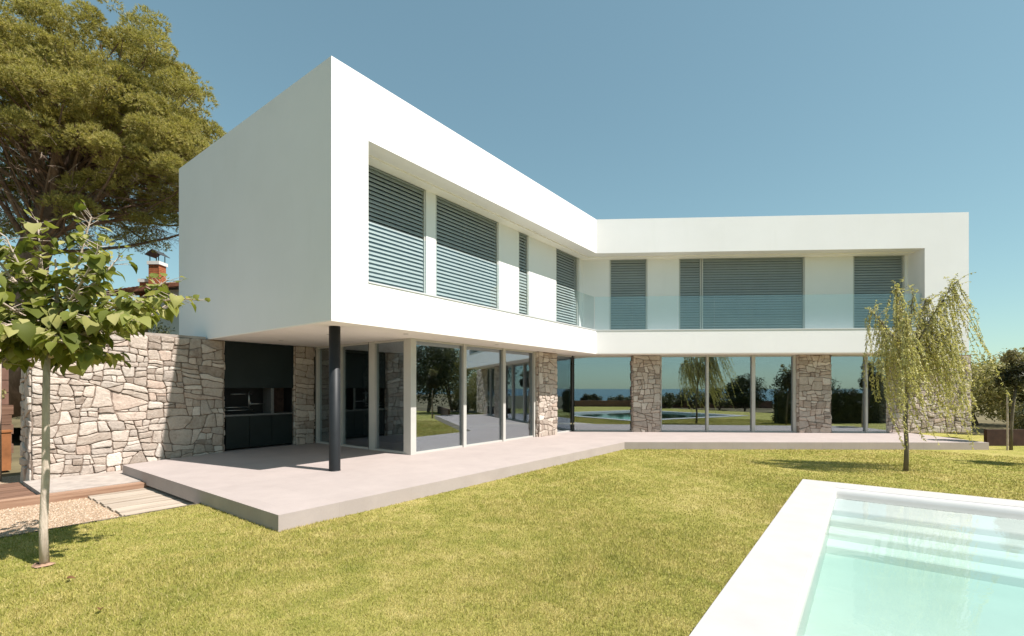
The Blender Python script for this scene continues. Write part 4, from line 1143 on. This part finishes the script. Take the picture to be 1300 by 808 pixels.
mb = MB(); mb.tube([(-9.95, 9.15, -.1), (-9.95, 9.15, 1.0), (-9.93, 9.15, 3.2)], [.06, .055, .05], 10)
prop(mb.build('wooden_post', M['bark_young'], None, True), 'pale slim round wooden post at the far left beside the timber landing', 'post')

# fallen leaves on the lawn
lf = Leaves(); lf.add(Vector((0, 0, .035)), Vector((1, 0, .1)), Vector((0, 0, 1)), .06, .045, .5, .3)
fl = None
for i, (x, y, a, lb) in enumerate(((-3.89, 4.14, .5, 'curled brown fallen leaf near the foot of the young tree'), (-3.1, 3.55, 2.2, 'brown fallen leaf on the lawn at the bottom left, away from the trunk'))):
    if fl is None:
        me = bpy.data.meshes.new('fallen_leaf'); me.from_pydata(lf.v, [], lf.f); me.materials.append(M['dry_leaf'])
        fl = o = bpy.data.objects.new('fallen_leaf', me)
    else: o = fl.copy()
    COL.objects.link(o); o.location = (x, y, 0); o.rotation_euler = (0.2, 0, a)
    prop(o, lb, 'leaf', 'fallen leaves on the lawn')

# ------------------------------------------------------------------ sky, sun, camera
SUN = Vector((0.901, -0.433, 1.47)).normalized()
w = bpy.data.worlds.new('World'); SC.world = w; w.use_nodes = True
nt = w.node_tree; nt.nodes.clear()
sky = nt.nodes.new('ShaderNodeTexSky'); sky.sky_type = 'NISHITA'; sky.sun_disc = False
sky.sun_elevation = math.asin(SUN.z); sky.sun_rotation = math.atan2(SUN.x, SUN.y)
sky.altitude = 50; sky.air_density = 1.0; sky.dust_density = 0.4; sky.ozone_density = 1.0
bg = nt.nodes.new('ShaderNodeBackground'); bg.inputs['Strength'].default_value = 0.10
wo = nt.nodes.new('ShaderNodeOutputWorld')
tint = nt.nodes.new('ShaderNodeMix'); tint.data_type = 'RGBA'; tint.blend_type = 'MULTIPLY'; tint.inputs[0].default_value = 1.0
tint.inputs[7].default_value = (0.95, 1.23, 1.12, 1)
gm_ = nt.nodes.new('ShaderNodeGamma'); gm_.inputs['Gamma'].default_value = 0.65; nt.links.new(sky.outputs[0], gm_.inputs['Color']); nt.links.new(gm_.outputs[0], tint.inputs[6]); nt.links.new(tint.outputs[2], bg.inputs['Color']); nt.links.new(bg.outputs[0], wo.inputs['Surface'])
sl = bpy.data.lights.new('sun', 'SUN'); sl.energy = 4.2; sl.angle = radians(.53); sl.color = (1.0, .945, .90)
so = bpy.data.objects.new('sun', sl); COL.objects.link(so); so.rotation_euler = (-SUN).to_track_quat('-Z', 'Y').to_euler(); so.location = (20, -10, 30)

cam = bpy.data.cameras.new('camera'); cam.sensor_width = 36; cam.lens = 36*601/1300
cam.shift_y = (492.9-404)/1300; cam.clip_end = 40000; cam.clip_start = .05
cob = bpy.data.objects.new('camera', cam); COL.objects.link(cob); cob.location = (0, 0, 1.70); cob.rotation_euler = (radians(90), 0, 0)
SC.camera = cob
vs_ = SC.view_settings
SC.display_settings.display_device = 'sRGB'
vs_.view_transform = 'Standard'; vs_.look = 'None'; vs_.exposure = 1.0; vs_.gamma = 1; vs_.use_curve_mapping = False
cy_ = SC.cycles
cy_.use_denoising = True; cy_.max_bounces = 10; cy_.transparent_max_bounces = 24; cy_.diffuse_bounces = 6; cy_.glossy_bounces = 5; cy_.transmission_bounces = 6
cy_.caustics_reflective = False; cy_.caustics_refractive = False
